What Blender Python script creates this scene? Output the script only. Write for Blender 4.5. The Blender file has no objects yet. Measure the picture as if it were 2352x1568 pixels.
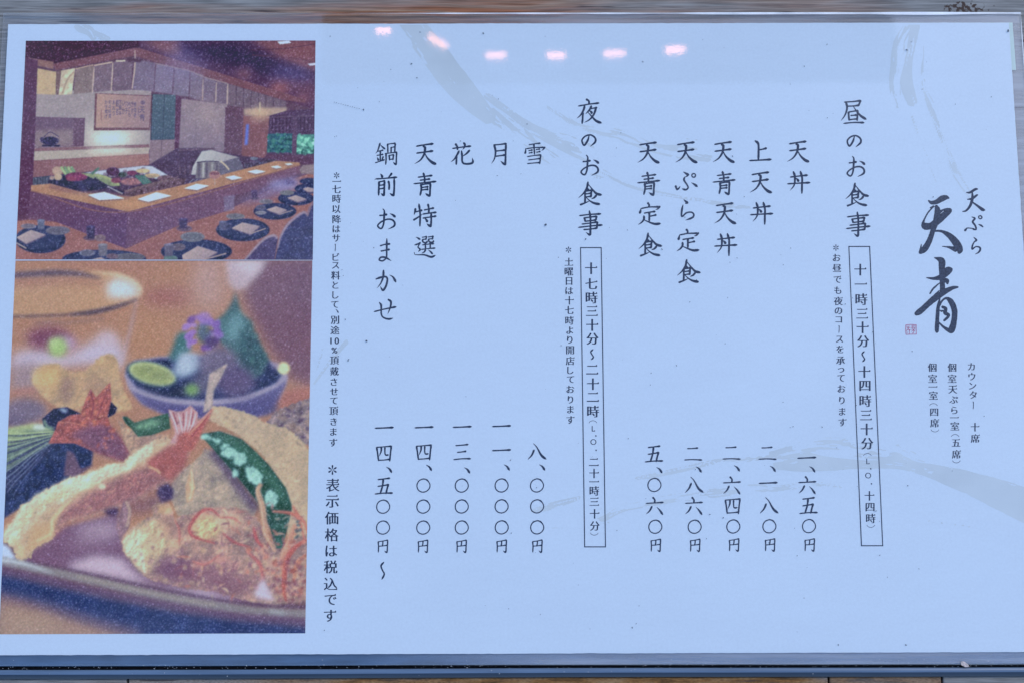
import bpy, math, random
import numpy as np

# ------------------------------------------------------------------ camera, sky, sun, exposure
sc = bpy.context.scene
COL = sc.collection
TILT = math.radians(8.65)
ROLL = math.radians(-0.17)
DIST = 0.577
FPX = 3267.0                      # 50 mm lens on a 36 mm sensor, in 2352 px units

cam_d = bpy.data.cameras.new('camera')
cam_d.lens = 50.0
cam_d.sensor_width = 36.0
cam_d.clip_start = 0.01
cam_d.clip_end = 200.0
cam = bpy.data.objects.new('camera', cam_d)
COL.objects.link(cam)
from mathutils import Matrix, Vector
R = Matrix.Rotation(TILT, 3, 'X') @ Matrix.Rotation(ROLL, 3, 'Z')
cam_pos = R @ Vector((0, 0, DIST))
cam.matrix_world = Matrix.Translation(cam_pos) @ R.to_4x4()
sc.camera = cam

SUN_EL, SUN_ROT = 50.0, 46.0
world = bpy.data.worlds.new('World')
sc.world = world
world.use_nodes = True
wn, wl = world.node_tree.nodes, world.node_tree.links
wn.clear()
sky = wn.new('ShaderNodeTexSky')
sky.sky_type = 'NISHITA'
sky.sun_disc = False
sky.sun_elevation = math.radians(SUN_EL)
sky.sun_rotation = math.radians(SUN_ROT)
sky.air_density = 1.0
sky.dust_density = 0.6
sky.ozone_density = 4.0
bg = wn.new('ShaderNodeBackground')
bg.inputs[1].default_value = 0.15
wo = wn.new('ShaderNodeOutputWorld')
wl.new(sky.outputs[0], bg.inputs[0])
wl.new(bg.outputs[0], wo.inputs[0])

sun_d = bpy.data.lights.new('sun', 'SUN')
sun_d.energy = 0.5
sun_d.angle = math.radians(12)
sun_d.color = (1.0, 0.93, 0.84)
sun = bpy.data.objects.new('sun', sun_d)
COL.objects.link(sun)
sun.rotation_euler = (math.radians(90 - SUN_EL), 0, math.radians(180 - SUN_ROT))

vs = sc.view_settings
vs.view_transform = 'Standard'
vs.look = 'None'
vs.gamma = 1.0
vs.exposure = 0.76
vs.use_curve_mapping = False
try:
    sc.cycles.use_denoising = True
    sc.cycles.transparent_max_bounces = 16
except Exception:
    pass

random.seed(11)
rng = np.random.default_rng(7)

# ------------------------------------------------------------------ helpers
Rn = np.array(R)
Cn = np.array(cam_pos)

def plane(uv, z=0.0):
    """where the line of sight of measured photo points meets the sheet's plane"""
    uv = np.asarray(uv, float).reshape(-1, 2)
    d = np.stack([(uv[:, 0] - 1176) / FPX, -(uv[:, 1] - 784) / FPX, -np.ones(len(uv))], 1) @ Rn.T
    p = Cn + d * ((0 - Cn[2]) / d[:, 2])[:, None]
    p[:, 2] = z
    return p

def project(p):
    q = (np.asarray(p, float) - Cn) @ Rn
    return np.stack([1176 - FPX * q[:, 0] / q[:, 2], 784 + FPX * q[:, 1] / q[:, 2]], 1)

def link(name, verts, faces, mat, parent=None, smooth=False):
    me = bpy.data.meshes.new(name)
    me.from_pydata([tuple(v) for v in verts], [], [tuple(f) for f in faces])
    me.update()
    o = bpy.data.objects.new(name, me)
    COL.objects.link(o)
    if mat is not None:
        me.materials.append(mat)
    if parent is not None:
        o.parent = parent
    if smooth:
        for p in me.polygons:
            p.use_smooth = True
    return o

def tag(o, label=None, cat=None, group=None, kind=None):
    for k, v in (('label', label), ('category', cat), ('group', group), ('kind', kind)):
        if v:
            o[k] = v
    return o

def empty(name, loc=(0, 0, 0)):
    o = bpy.data.objects.new(name, None)
    o.empty_display_size = 0.02
    o.location = loc
    COL.objects.link(o)
    return o

def new_mat(name):
    m = bpy.data.materials.new(name)
    m.use_nodes = True
    nt = m.node_tree
    nt.nodes.clear()
    out = nt.nodes.new('ShaderNodeOutputMaterial')
    return m, nt.nodes, nt.links, out

def node(ns, t, **kw):
    n = ns.new(t)
    for k, v in kw.items():
        setattr(n, k, v)
    return n

def ramp(ns, stops, interp='LINEAR'):
    r = ns.new('ShaderNodeValToRGB')
    r.color_ramp.interpolation = interp
    el = r.color_ramp.elements
    while len(el) < len(stops):
        el.new(0.5)
    for e, (p, c) in zip(el, stops):
        e.position = p
        e.color = (*c, 1) if len(c) == 3 else c
    return r

def lin(c):
    c = np.asarray(c, float) / 255.0
    return np.where(c <= 0.04045, c / 12.92, ((c + 0.055) / 1.055) ** 2.4)

# what white paper and the film's reflection measure in the photograph; used to turn a
# seen colour into the colour of the thing itself under this bluish daylight
PAPER_ALB = np.array([0.73, 0.80, 0.83])
PAPER_SEEN = lin((170, 198, 241))
FILM_REF = np.array([0.015, 0.022, 0.038])
LIGHT = (PAPER_SEEN - FILM_REF) / PAPER_ALB

def albedo(c, film=True):
    a = (lin(c) - (FILM_REF if film else 0)) / LIGHT
    return np.clip(a, 0.004, 0.92)

def alb(c, film=False):
    return tuple(float(x) for x in albedo(c, film))

# ------------------------------------------------------------------ materials
def diffuse(name, c, rough=0.7, spec=0.0, noise=None, bump=None):
    m, ns, ls, out = new_mat(name)
    b = ns.new('ShaderNodeBsdfPrincipled')
    b.inputs['Base Color'].default_value = (*c, 1)
    b.inputs['Roughness'].default_value = rough
    b.inputs['Specular IOR Level'].default_value = spec
    tc = ns.new('ShaderNodeTexCoord')
    if noise:
        sx, sy, amp = noise
        mp = ns.new('ShaderNodeMapping')
        mp.inputs['Scale'].default_value = (sx, sy, sx)
        ls.new(tc.outputs['Object'], mp.inputs[0])
        n = ns.new('ShaderNodeTexNoise')
        n.inputs['Scale'].default_value = 1.0
        n.inputs['Detail'].default_value = 6
        ls.new(mp.outputs[0], n.inputs['Vector'])
        r = ramp(ns, [(0.25, tuple(x * (1 - amp) for x in c)), (0.75, tuple(min(1, x * (1 + amp)) for x in c))])
        ls.new(n.outputs['Fac'], r.inputs[0])
        ls.new(r.outputs[0], b.inputs['Base Color'])
        if bump:
            bp = ns.new('ShaderNodeBump')
            bp.inputs['Distance'].default_value = bump
            ls.new(n.outputs['Fac'], bp.inputs['Height'])
            ls.new(bp.outputs[0], b.inputs['Normal'])
    ls.new(b.outputs[0], out.inputs[0])
    return m

def paper_material():
    m, ns, ls, out = new_mat('white coated paper')
    b = ns.new('ShaderNodeBsdfPrincipled')
    b.inputs['Roughness'].default_value = 0.8
    b.inputs['Specular IOR Level'].default_value = 0.0
    tc = ns.new('ShaderNodeTexCoord')
    n = ns.new('ShaderNodeTexNoise')
    n.inputs['Scale'].default_value = 900
    n.inputs['Detail'].default_value = 3
    ls.new(tc.outputs['Object'], n.inputs['Vector'])
    n2 = ns.new('ShaderNodeTexNoise')
    n2.inputs['Scale'].default_value = 14
    n2.inputs['Detail'].default_value = 2
    ls.new(tc.outputs['Object'], n2.inputs['Vector'])
    mx = node(ns, 'ShaderNodeMath', operation='MULTIPLY_ADD')
    ls.new(n2.outputs['Fac'], mx.inputs[0]); mx.inputs[1].default_value = 0.6
    ls.new(n.outputs['Fac'], mx.inputs[2])
    p = PAPER_ALB
    r = ramp(ns, [(0.45, tuple(p * 0.965)), (1.0, tuple(p * 1.03))])
    ls.new(mx.outputs[0], r.inputs[0])
    ls.new(r.outputs[0], b.inputs['Base Color'])
    ls.new(b.outputs[0], out.inputs[0])
    return m

def print_material(name):
    """printed picture: ink colours carried by the sheet's own colour attribute"""
    m, ns, ls, out = new_mat(name)
    b = ns.new('ShaderNodeBsdfPrincipled')
    b.inputs['Roughness'].default_value = 0.8
    b.inputs['Specular IOR Level'].default_value = 0.0
    a = ns.new('ShaderNodeVertexColor')
    a.layer_name = 'ink'
    ls.new(a.outputs['Color'], b.inputs['Base Color'])
    ls.new(b.outputs[0], out.inputs[0])
    return m

F0 = 0.055
def film_material(name, haze, bump=1.0):
    """clear laminating film: Fresnel reflection over a clear sheet, with a little haze"""
    m, ns, ls, out = new_mat(name)
    tc = ns.new('ShaderNodeTexCoord')
    n1 = ns.new('ShaderNodeTexNoise'); n1.inputs['Scale'].default_value = 800; n1.inputs['Detail'].default_value = 4
    n1.inputs['Roughness'].default_value = 0.62
    ls.new(tc.outputs['Object'], n1.inputs['Vector'])
    n2 = ns.new('ShaderNodeTexNoise'); n2.inputs['Scale'].default_value = 22; n2.inputs['Detail'].default_value = 2
    ls.new(tc.outputs['Object'], n2.inputs['Vector'])
    b1 = ns.new('ShaderNodeBump'); b1.inputs['Distance'].default_value = 2.2e-6 * bump; b1.inputs['Strength'].default_value = 1
    ls.new(n1.outputs['Fac'], b1.inputs['Height'])
    b2 = ns.new('ShaderNodeBump'); b2.inputs['Distance'].default_value = 1.0e-5 * bump; b2.inputs['Strength'].default_value = 1
    ls.new(n2.outputs['Fac'], b2.inputs['Height']); ls.new(b1.outputs[0], b2.inputs['Normal'])
    # Schlick reflectance, the same from both sides of the thin film
    geo = ns.new('ShaderNodeNewGeometry')
    dp = node(ns, 'ShaderNodeVectorMath', operation='DOT_PRODUCT')
    ls.new(geo.outputs['Incoming'], dp.inputs[0]); ls.new(b2.outputs[0], dp.inputs[1])
    ab = node(ns, 'ShaderNodeMath', operation='ABSOLUTE'); ls.new(dp.outputs['Value'], ab.inputs[0])
    om = node(ns, 'ShaderNodeMath', operation='SUBTRACT'); om.inputs[0].default_value = 1.0; om.use_clamp = True; ls.new(ab.outputs[0], om.inputs[1])
    pw = node(ns, 'ShaderNodeMath', operation='POWER'); ls.new(om.outputs[0], pw.inputs[0]); pw.inputs[1].default_value = 5.0
    fr = node(ns, 'ShaderNodeMath', operation='MULTIPLY_ADD'); ls.new(pw.outputs[0], fr.inputs[0])
    fr.inputs[1].default_value = 1 - F0; fr.inputs[2].default_value = F0
    gl = ns.new('ShaderNodeBsdfGlossy'); gl.inputs['Roughness'].default_value = 0.004
    gl.inputs['Color'].default_value = (1, 1, 1, 1)
    ls.new(b2.outputs[0], gl.inputs['Normal'])
    tr = ns.new('ShaderNodeBsdfTransparent')
    base = tr.outputs[0]
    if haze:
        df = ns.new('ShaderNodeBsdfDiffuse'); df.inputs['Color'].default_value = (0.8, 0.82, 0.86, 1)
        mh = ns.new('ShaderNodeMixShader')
        if isinstance(haze, tuple):                    # whiter towards the right: reflected sky painted in as haze
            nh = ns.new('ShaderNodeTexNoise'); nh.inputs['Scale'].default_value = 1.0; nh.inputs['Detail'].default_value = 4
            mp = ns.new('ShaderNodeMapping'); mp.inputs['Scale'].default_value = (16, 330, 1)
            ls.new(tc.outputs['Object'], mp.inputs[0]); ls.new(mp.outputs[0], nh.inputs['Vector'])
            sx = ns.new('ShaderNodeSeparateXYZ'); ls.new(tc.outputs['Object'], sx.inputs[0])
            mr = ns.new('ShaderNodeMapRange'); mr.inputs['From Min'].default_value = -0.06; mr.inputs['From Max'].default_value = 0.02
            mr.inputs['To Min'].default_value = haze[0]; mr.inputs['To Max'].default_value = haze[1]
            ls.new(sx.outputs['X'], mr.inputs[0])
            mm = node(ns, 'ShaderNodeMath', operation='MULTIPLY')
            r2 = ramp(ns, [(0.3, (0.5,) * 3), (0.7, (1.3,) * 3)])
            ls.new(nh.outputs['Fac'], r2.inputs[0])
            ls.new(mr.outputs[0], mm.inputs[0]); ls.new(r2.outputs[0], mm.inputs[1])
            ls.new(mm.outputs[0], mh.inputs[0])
        elif haze == 'smears':                         # dried wipe marks and finger grease
            mp = ns.new('ShaderNodeMapping'); mp.inputs['Scale'].default_value = (9, 26, 1); mp.inputs['Rotation'].default_value = (0, 0, 0.35)
            ls.new(tc.outputs['Object'], mp.inputs[0])
            nh = ns.new('ShaderNodeTexNoise'); nh.inputs['Scale'].default_value = 1.0; nh.inputs['Detail'].default_value = 7; nh.inputs['Roughness'].default_value = 0.62
            ls.new(mp.outputs[0], nh.inputs['Vector'])
            r2 = ramp(ns, [(0.42, (0.0,) * 3), (0.80, (0.07,) * 3)])
            ls.new(nh.outputs['Fac'], r2.inputs[0]); ls.new(r2.outputs[0], mh.inputs[0])
        else:
            mh.inputs[0].default_value = haze
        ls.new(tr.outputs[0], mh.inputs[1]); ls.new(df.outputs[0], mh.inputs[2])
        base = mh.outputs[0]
    mx = ns.new('ShaderNodeMixShader')
    ls.new(fr.outputs[0], mx.inputs[0]); ls.new(base, mx.inputs[1]); ls.new(gl.outputs[0], mx.inputs[2])
    ls.new(mx.outputs[0], out.inputs[0])
    return m

def wood_material(name, stops, sx, sy, grey=0.5, seed=0.0, stain=None, fine=0.5):
    """weathered pine: long wavering grain, grey weathering in streaks, dark open checks"""
    m, ns, ls, out = new_mat(name)
    b = ns.new('ShaderNodeBsdfPrincipled'); b.inputs['Roughness'].default_value = 0.75
    b.inputs['Specular IOR Level'].default_value = 0.2
    tc = ns.new('ShaderNodeTexCoord')
    mp = ns.new('ShaderNodeMapping'); mp.inputs['Location'].default_value = (seed, seed * 1.7, 0)
    ls.new(tc.outputs['Object'], mp.inputs[0])
    # wavering of the grain
    wv = ns.new('ShaderNodeTexNoise'); wv.inputs['Scale'].default_value = 16; wv.inputs['Detail'].default_value = 2
    ls.new(mp.outputs[0], wv.inputs['Vector'])
    sep = ns.new('ShaderNodeSeparateXYZ'); ls.new(mp.outputs[0], sep.inputs[0])
    yy = node(ns, 'ShaderNodeMath', operation='MULTIPLY_ADD')
    ls.new(wv.outputs['Fac'], yy.inputs[0]); yy.inputs[1].default_value = 0.010; ls.new(sep.outputs['Y'], yy.inputs[2])
    cmb = ns.new('ShaderNodeCombineXYZ')
    xs = node(ns, 'ShaderNodeMath', operation='MULTIPLY'); ls.new(sep.outputs['X'], xs.inputs[0]); xs.inputs[1].default_value = sx
    ys = node(ns, 'ShaderNodeMath', operation='MULTIPLY'); ls.new(yy.outputs[0], ys.inputs[0]); ys.inputs[1].default_value = sy
    ls.new(xs.outputs[0], cmb.inputs[0]); ls.new(ys.outputs[0], cmb.inputs[1])
    g = ns.new('ShaderNodeTexNoise'); g.inputs['Scale'].default_value = 1; g.inputs['Detail'].default_value = 3; g.inputs['Roughness'].default_value = 0.5
    ls.new(cmb.outputs[0], g.inputs['Vector'])
    r = ramp(ns, stops); ls.new(g.outputs['Fac'], r.inputs[0])
    # fine fibres
    mf = ns.new('ShaderNodeMapping'); mf.inputs['Scale'].default_value = (sx * 9, sy * 5, 1)
    ls.new(mp.outputs[0], mf.inputs[0])
    f = ns.new('ShaderNodeTexNoise'); f.inputs['Scale'].default_value = 1; f.inputs['Detail'].default_value = 5
    ls.new(mf.outputs[0], f.inputs['Vector'])
    rf = ramp(ns, [(0.3, (1 - fine,) * 3), (0.65, (1.0 + 0.3 * fine,) * 3)]); ls.new(f.outputs['Fac'], rf.inputs[0])
    mul = node(ns, 'ShaderNodeMix', data_type='RGBA', blend_type='MULTIPLY'); mul.inputs['Factor'].default_value = 1
    ls.new(r.outputs[0], mul.inputs['A']); ls.new(rf.outputs[0], mul.inputs['B'])
    # grey weathering
    gw = ns.new('ShaderNodeMapping'); gw.inputs['Scale'].default_value = (7, 62, 1); gw.inputs['Location'].default_value = (seed + 3, 1, 0)
    ls.new(mp.outputs[0], gw.inputs[0])
    gn = ns.new('ShaderNodeTexNoise'); gn.inputs['Scale'].default_value = 1; gn.inputs['Detail'].default_value = 5
    ls.new(gw.outputs[0], gn.inputs['Vector'])
    # more grey toward both ends of the board
    sx0 = ns.new('ShaderNodeSeparateXYZ'); ls.new(tc.outputs['Object'], sx0.inputs[0])
    ab = node(ns, 'ShaderNodeMath', operation='ABSOLUTE'); ls.new(sx0.outputs['X'], ab.inputs[0])
    ad = node(ns, 'ShaderNodeMath', operation='MULTIPLY_ADD'); ls.new(ab.outputs[0], ad.inputs[0]); ad.inputs[1].default_value = 1.5
    ls.new(gn.outputs['Fac'], ad.inputs[2])
    gr = ramp(ns, [(0.62 - 0.18 * grey, (0, 0, 0)), (0.80 - 0.12 * grey, (1, 1, 1))]); ls.new(ad.outputs[0], gr.inputs[0])
    gc = node(ns, 'ShaderNodeMix', data_type='RGBA', blend_type='MULTIPLY'); gc.inputs['Factor'].default_value = 1
    gc.inputs['A'].default_value = (*alb((112, 122, 140)), 1); ls.new(rf.outputs[0], gc.inputs['B'])
    mg = node(ns, 'ShaderNodeMix', data_type='RGBA'); ls.new(gr.outputs[0], mg.inputs['Factor'])
    ls.new(mul.outputs['Result'], mg.inputs['A']); ls.new(gc.outputs['Result'], mg.inputs['B'])
    # dark checks
    mc = ns.new('ShaderNodeMapping'); mc.inputs['Scale'].default_value = (22, 520, 1); mc.inputs['Location'].default_value = (seed, 5, 0)
    ls.new(mp.outputs[0], mc.inputs[0])
    cn = ns.new('ShaderNodeTexNoise'); cn.inputs['Scale'].default_value = 1; cn.inputs['Detail'].default_value = 3
    ls.new(mc.outputs[0], cn.inputs['Vector'])
    cr = ramp(ns, [(0.64, (0, 0, 0)), (0.70, (1, 1, 1))]); ls.new(cn.outputs['Fac'], cr.inputs[0])
    md = node(ns, 'ShaderNodeMix', data_type='RGBA'); md.inputs['B'].default_value = (*alb((52, 50, 62)), 1)
    ls.new(cr.outputs[0], md.inputs['Factor']); ls.new(mg.outputs['Result'], md.inputs['A'])
    col = md.outputs['Result']
    if stain:                                             # patch of black mould specks
        px, py, rx, ry = stain
        sm = ns.new('ShaderNodeMapping'); sm.inputs['Location'].default_value = (-px / rx, -py / ry, 0)
        sm.inputs['Scale'].default_value = (1 / rx, 1 / ry, 0)
        ls.new(tc.outputs['Object'], sm.inputs[0])
        ln = node(ns, 'ShaderNodeVectorMath', operation='LENGTH'); ls.new(sm.outputs[0], ln.inputs[0])
        sn = ns.new('ShaderNodeTexNoise'); sn.inputs['Scale'].default_value = 620; sn.inputs['Detail'].default_value = 2
        ls.new(tc.outputs['Object'], sn.inputs['Vector'])
        s1 = node(ns, 'ShaderNodeMath', operation='MULTIPLY_ADD'); ls.new(ln.outputs['Value'], s1.inputs[0]); s1.inputs[1].default_value = -0.24
        ls.new(sn.outputs['Fac'], s1.inputs[2])
        sr = ramp(ns, [(0.36, (0, 0, 0)), (0.42, (1, 1, 1))]); ls.new(s1.outputs[0], sr.inputs[0])
        ms = node(ns, 'ShaderNodeMix', data_type='RGBA'); ms.inputs['B'].default_value = (*alb((58, 52, 56)), 1)
        ls.new(sr.outputs[0], ms.inputs['Factor']); ls.new(col, ms.inputs['A'])
        col = ms.outputs['Result']
    ls.new(col, b.inputs['Base Color'])
    bp = ns.new('ShaderNodeBump'); bp.inputs['Distance'].default_value = 3e-4; bp.inputs['Strength'].default_value = 0.6
    ls.new(f.outputs['Fac'], bp.inputs['Height']); ls.new(bp.outputs[0], b.inputs['Normal'])
    ls.new(b.outputs[0], out.inputs[0])
    return m

M_PAPER = paper_material()
M_INK = diffuse('dark navy printing ink', (0.020, 0.032, 0.066), 0.8)
M_INK_LOGO = diffuse('dark brush lettering ink', (0.038, 0.048, 0.075), 0.8, noise=(1300, 1300, 0.8))
M_SEAL = diffuse('red seal ink', (0.50, 0.07, 0.16), 0.8)
M_WASH = diffuse('pale grey wash ink', tuple(albedo((164, 189, 225))), 0.8, noise=(60, 60, 0.06))
M_FILM = film_material('clear laminate film', 'smears')
M_MARGIN = film_material('laminate margin with painted sky reflection', (0.0, 0.34))  # bright sky reflection on the right painted as white haze, left clear
M_EDGE = diffuse('cut film edge with painted highlight', (0.78, 0.8, 0.84), 0.4, 0.5, noise=(60, 60, 0.35))  # sky highlight along the cut rim painted as a whitish colour
M_BACKING = diffuse('greenish backing sheet', alb((158, 190, 214)), 0.8)

# ------------------------------------------------------------------ marching squares: crisp flat ink shapes
class Flat:
    """collects flat shapes given in photo-measured coordinates, builds ONE mesh on the sheet"""
    def __init__(s):
        s.v, s.f, s.n = [], [], 0
    def add(s, verts, faces):
        s.v.append(np.asarray(verts, float))
        n = s.n
        s.f.extend([tuple(i + n for i in f) for f in faces])
        s.n += len(verts)
    def quad(s, a, b, c, d):
        s.add([a, b, c, d], [(0, 1, 2, 3)])
    def build(s, name, z, mat, parent=None):
        p = plane(np.concatenate(s.v), z)
        # photo coordinates run downwards: flip the winding so that faces look up
        return link(name, p, [f[::-1] for f in s.f], mat, parent)

def march(F):
    """filled polygons of F>0 on an integer lattice -> verts (x,y), faces"""
    ny, nx = F.shape
    S = F > 0
    cnt = S[:-1, :-1].astype(int) + S[1:, :-1] + S[:-1, 1:] + S[1:, 1:]
    verts, faces = [], []
    for y in range(ny - 1):
        full = cnt[y] == 4
        x = 0
        while x < nx - 1:
            if full[x]:
                x0 = x
                while x < nx - 1 and full[x]:
                    x += 1
                k = len(verts)
                verts += [(x0, y), (x, y), (x, y + 1), (x0, y + 1)]
                faces.append((k, k + 1, k + 2, k + 3))
            else:
                x += 1
    for y, x in zip(*np.nonzero((cnt > 0) & (cnt < 4))):
        cs = ((x, y), (x + 1, y), (x + 1, y + 1), (x, y + 1))
        vals = (F[y, x], F[y, x + 1], F[y + 1, x + 1], F[y + 1, x])
        poly = []
        for i in range(4):
            a, b = vals[i], vals[(i + 1) % 4]
            if a > 0:
                poly.append(cs[i])
            if (a > 0) != (b > 0):
                t = a / (a - b)
                p, q = cs[i], cs[(i + 1) % 4]
                poly.append((p[0] + (q[0] - p[0]) * t, p[1] + (q[1] - p[1]) * t))
        if len(poly) >= 3:
            k = len(verts)
            verts += poly
            faces.append(tuple(range(k, k + len(poly))))
    return np.array(verts, float).reshape(-1, 2), faces

PROF = {  # stroke width along its length
    'h': ((0, .30), (.07, .72), (.45, .62), (.80, .78), (.92, 1.08), (1, .62)),
    'v': ((0, .55), (.10, 1.12), (.30, .86), (.85, .95), (1, .62)),
    'p': ((0, .70), (.10, 1.08), (.50, .85), (.80, .52), (1, .10)),
    'n': ((0, .35), (.30, .66), (.80, 1.28), (.90, 1.15), (1, .12)),
    'd': ((0, .18), (.45, .85), (.82, 1.22), (1, .55)),
    'g': ((0, .60), (.10, 1.05), (.35, .86), (.78, 1.05), (.86, 1.05), (1, .12)),
    'z': ((0, .45), (.10, 1.0), (.30, .80), (.60, .72), (.88, .98), (1, .22)),
    'o': ((0, .62), (1, .62)),
    'c': ((0, .85), (.12, .74), (.85, .68), (.93, .68), (1, 1.0)),
    'u': ((0, .95), (.25, .85), (.7, .55), (1, .12)),
}

def spline(P, n=26):
    P = np.asarray(P, float)
    if len(P) == 2:
        t = np.linspace(0, 1, n)[:, None]
        return P[0] + (P[1] - P[0]) * t
    Q = np.vstack([2 * P[0] - P[1], P, 2 * P[-1] - P[-2]])
    out = []
    for i in range(1, len(Q) - 2):
        t = np.linspace(0, 1, n, endpoint=False)[:, None]
        a, b, c, d = Q[i - 1], Q[i], Q[i + 1], Q[i + 2]
        out.append(0.5 * (2 * b + (c - a) * t + (2 * a - 5 * b + 4 * c - d) * t * t + (3 * b - a - 3 * c + d) * t ** 3))
    out.append(P[-1:])
    return np.vstack(out)

def stroke_field(strokes, size, n, W, pad=0.08):
    """strokes in [0,size] box -> field over an (n x n) lattice covering the padded box"""
    g = (np.arange(n) / (n - 1) * (1 + 2 * pad) - pad) * size
    X, Y = np.meshgrid(g, g)
    F = np.full((n, n), -1e9)
    for kind, pts in strokes:
        pts = np.asarray(pts, float)
        if pts.shape[1] == 3:
            C = spline(pts)
            r = C[:, 2] / 2
            C = C[:, :2]
        else:
            C = spline(pts)
            L = np.r_[0, np.cumsum(np.hypot(*np.diff(C, axis=0).T))]
            L /= max(L[-1], 1e-9)
            pr = PROF[kind]
            r = np.interp(L, [a for a, _ in pr], [b for _, b in pr]) * W / 2
        for (x, y), rr in zip(C, r):
            F = np.maximum(F, rr - np.hypot(X - x, Y - y))
    return F

def S(text):
    """'h 1,2 3,4|v ...' -> [(kind, pts)]"""
    out = []
    for part in text.split('|'):
        tk = part.split()
        out.append((tk[0], [tuple(float(q) for q in t.split(',')) for t in tk[1:]]))
    return out

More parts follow.
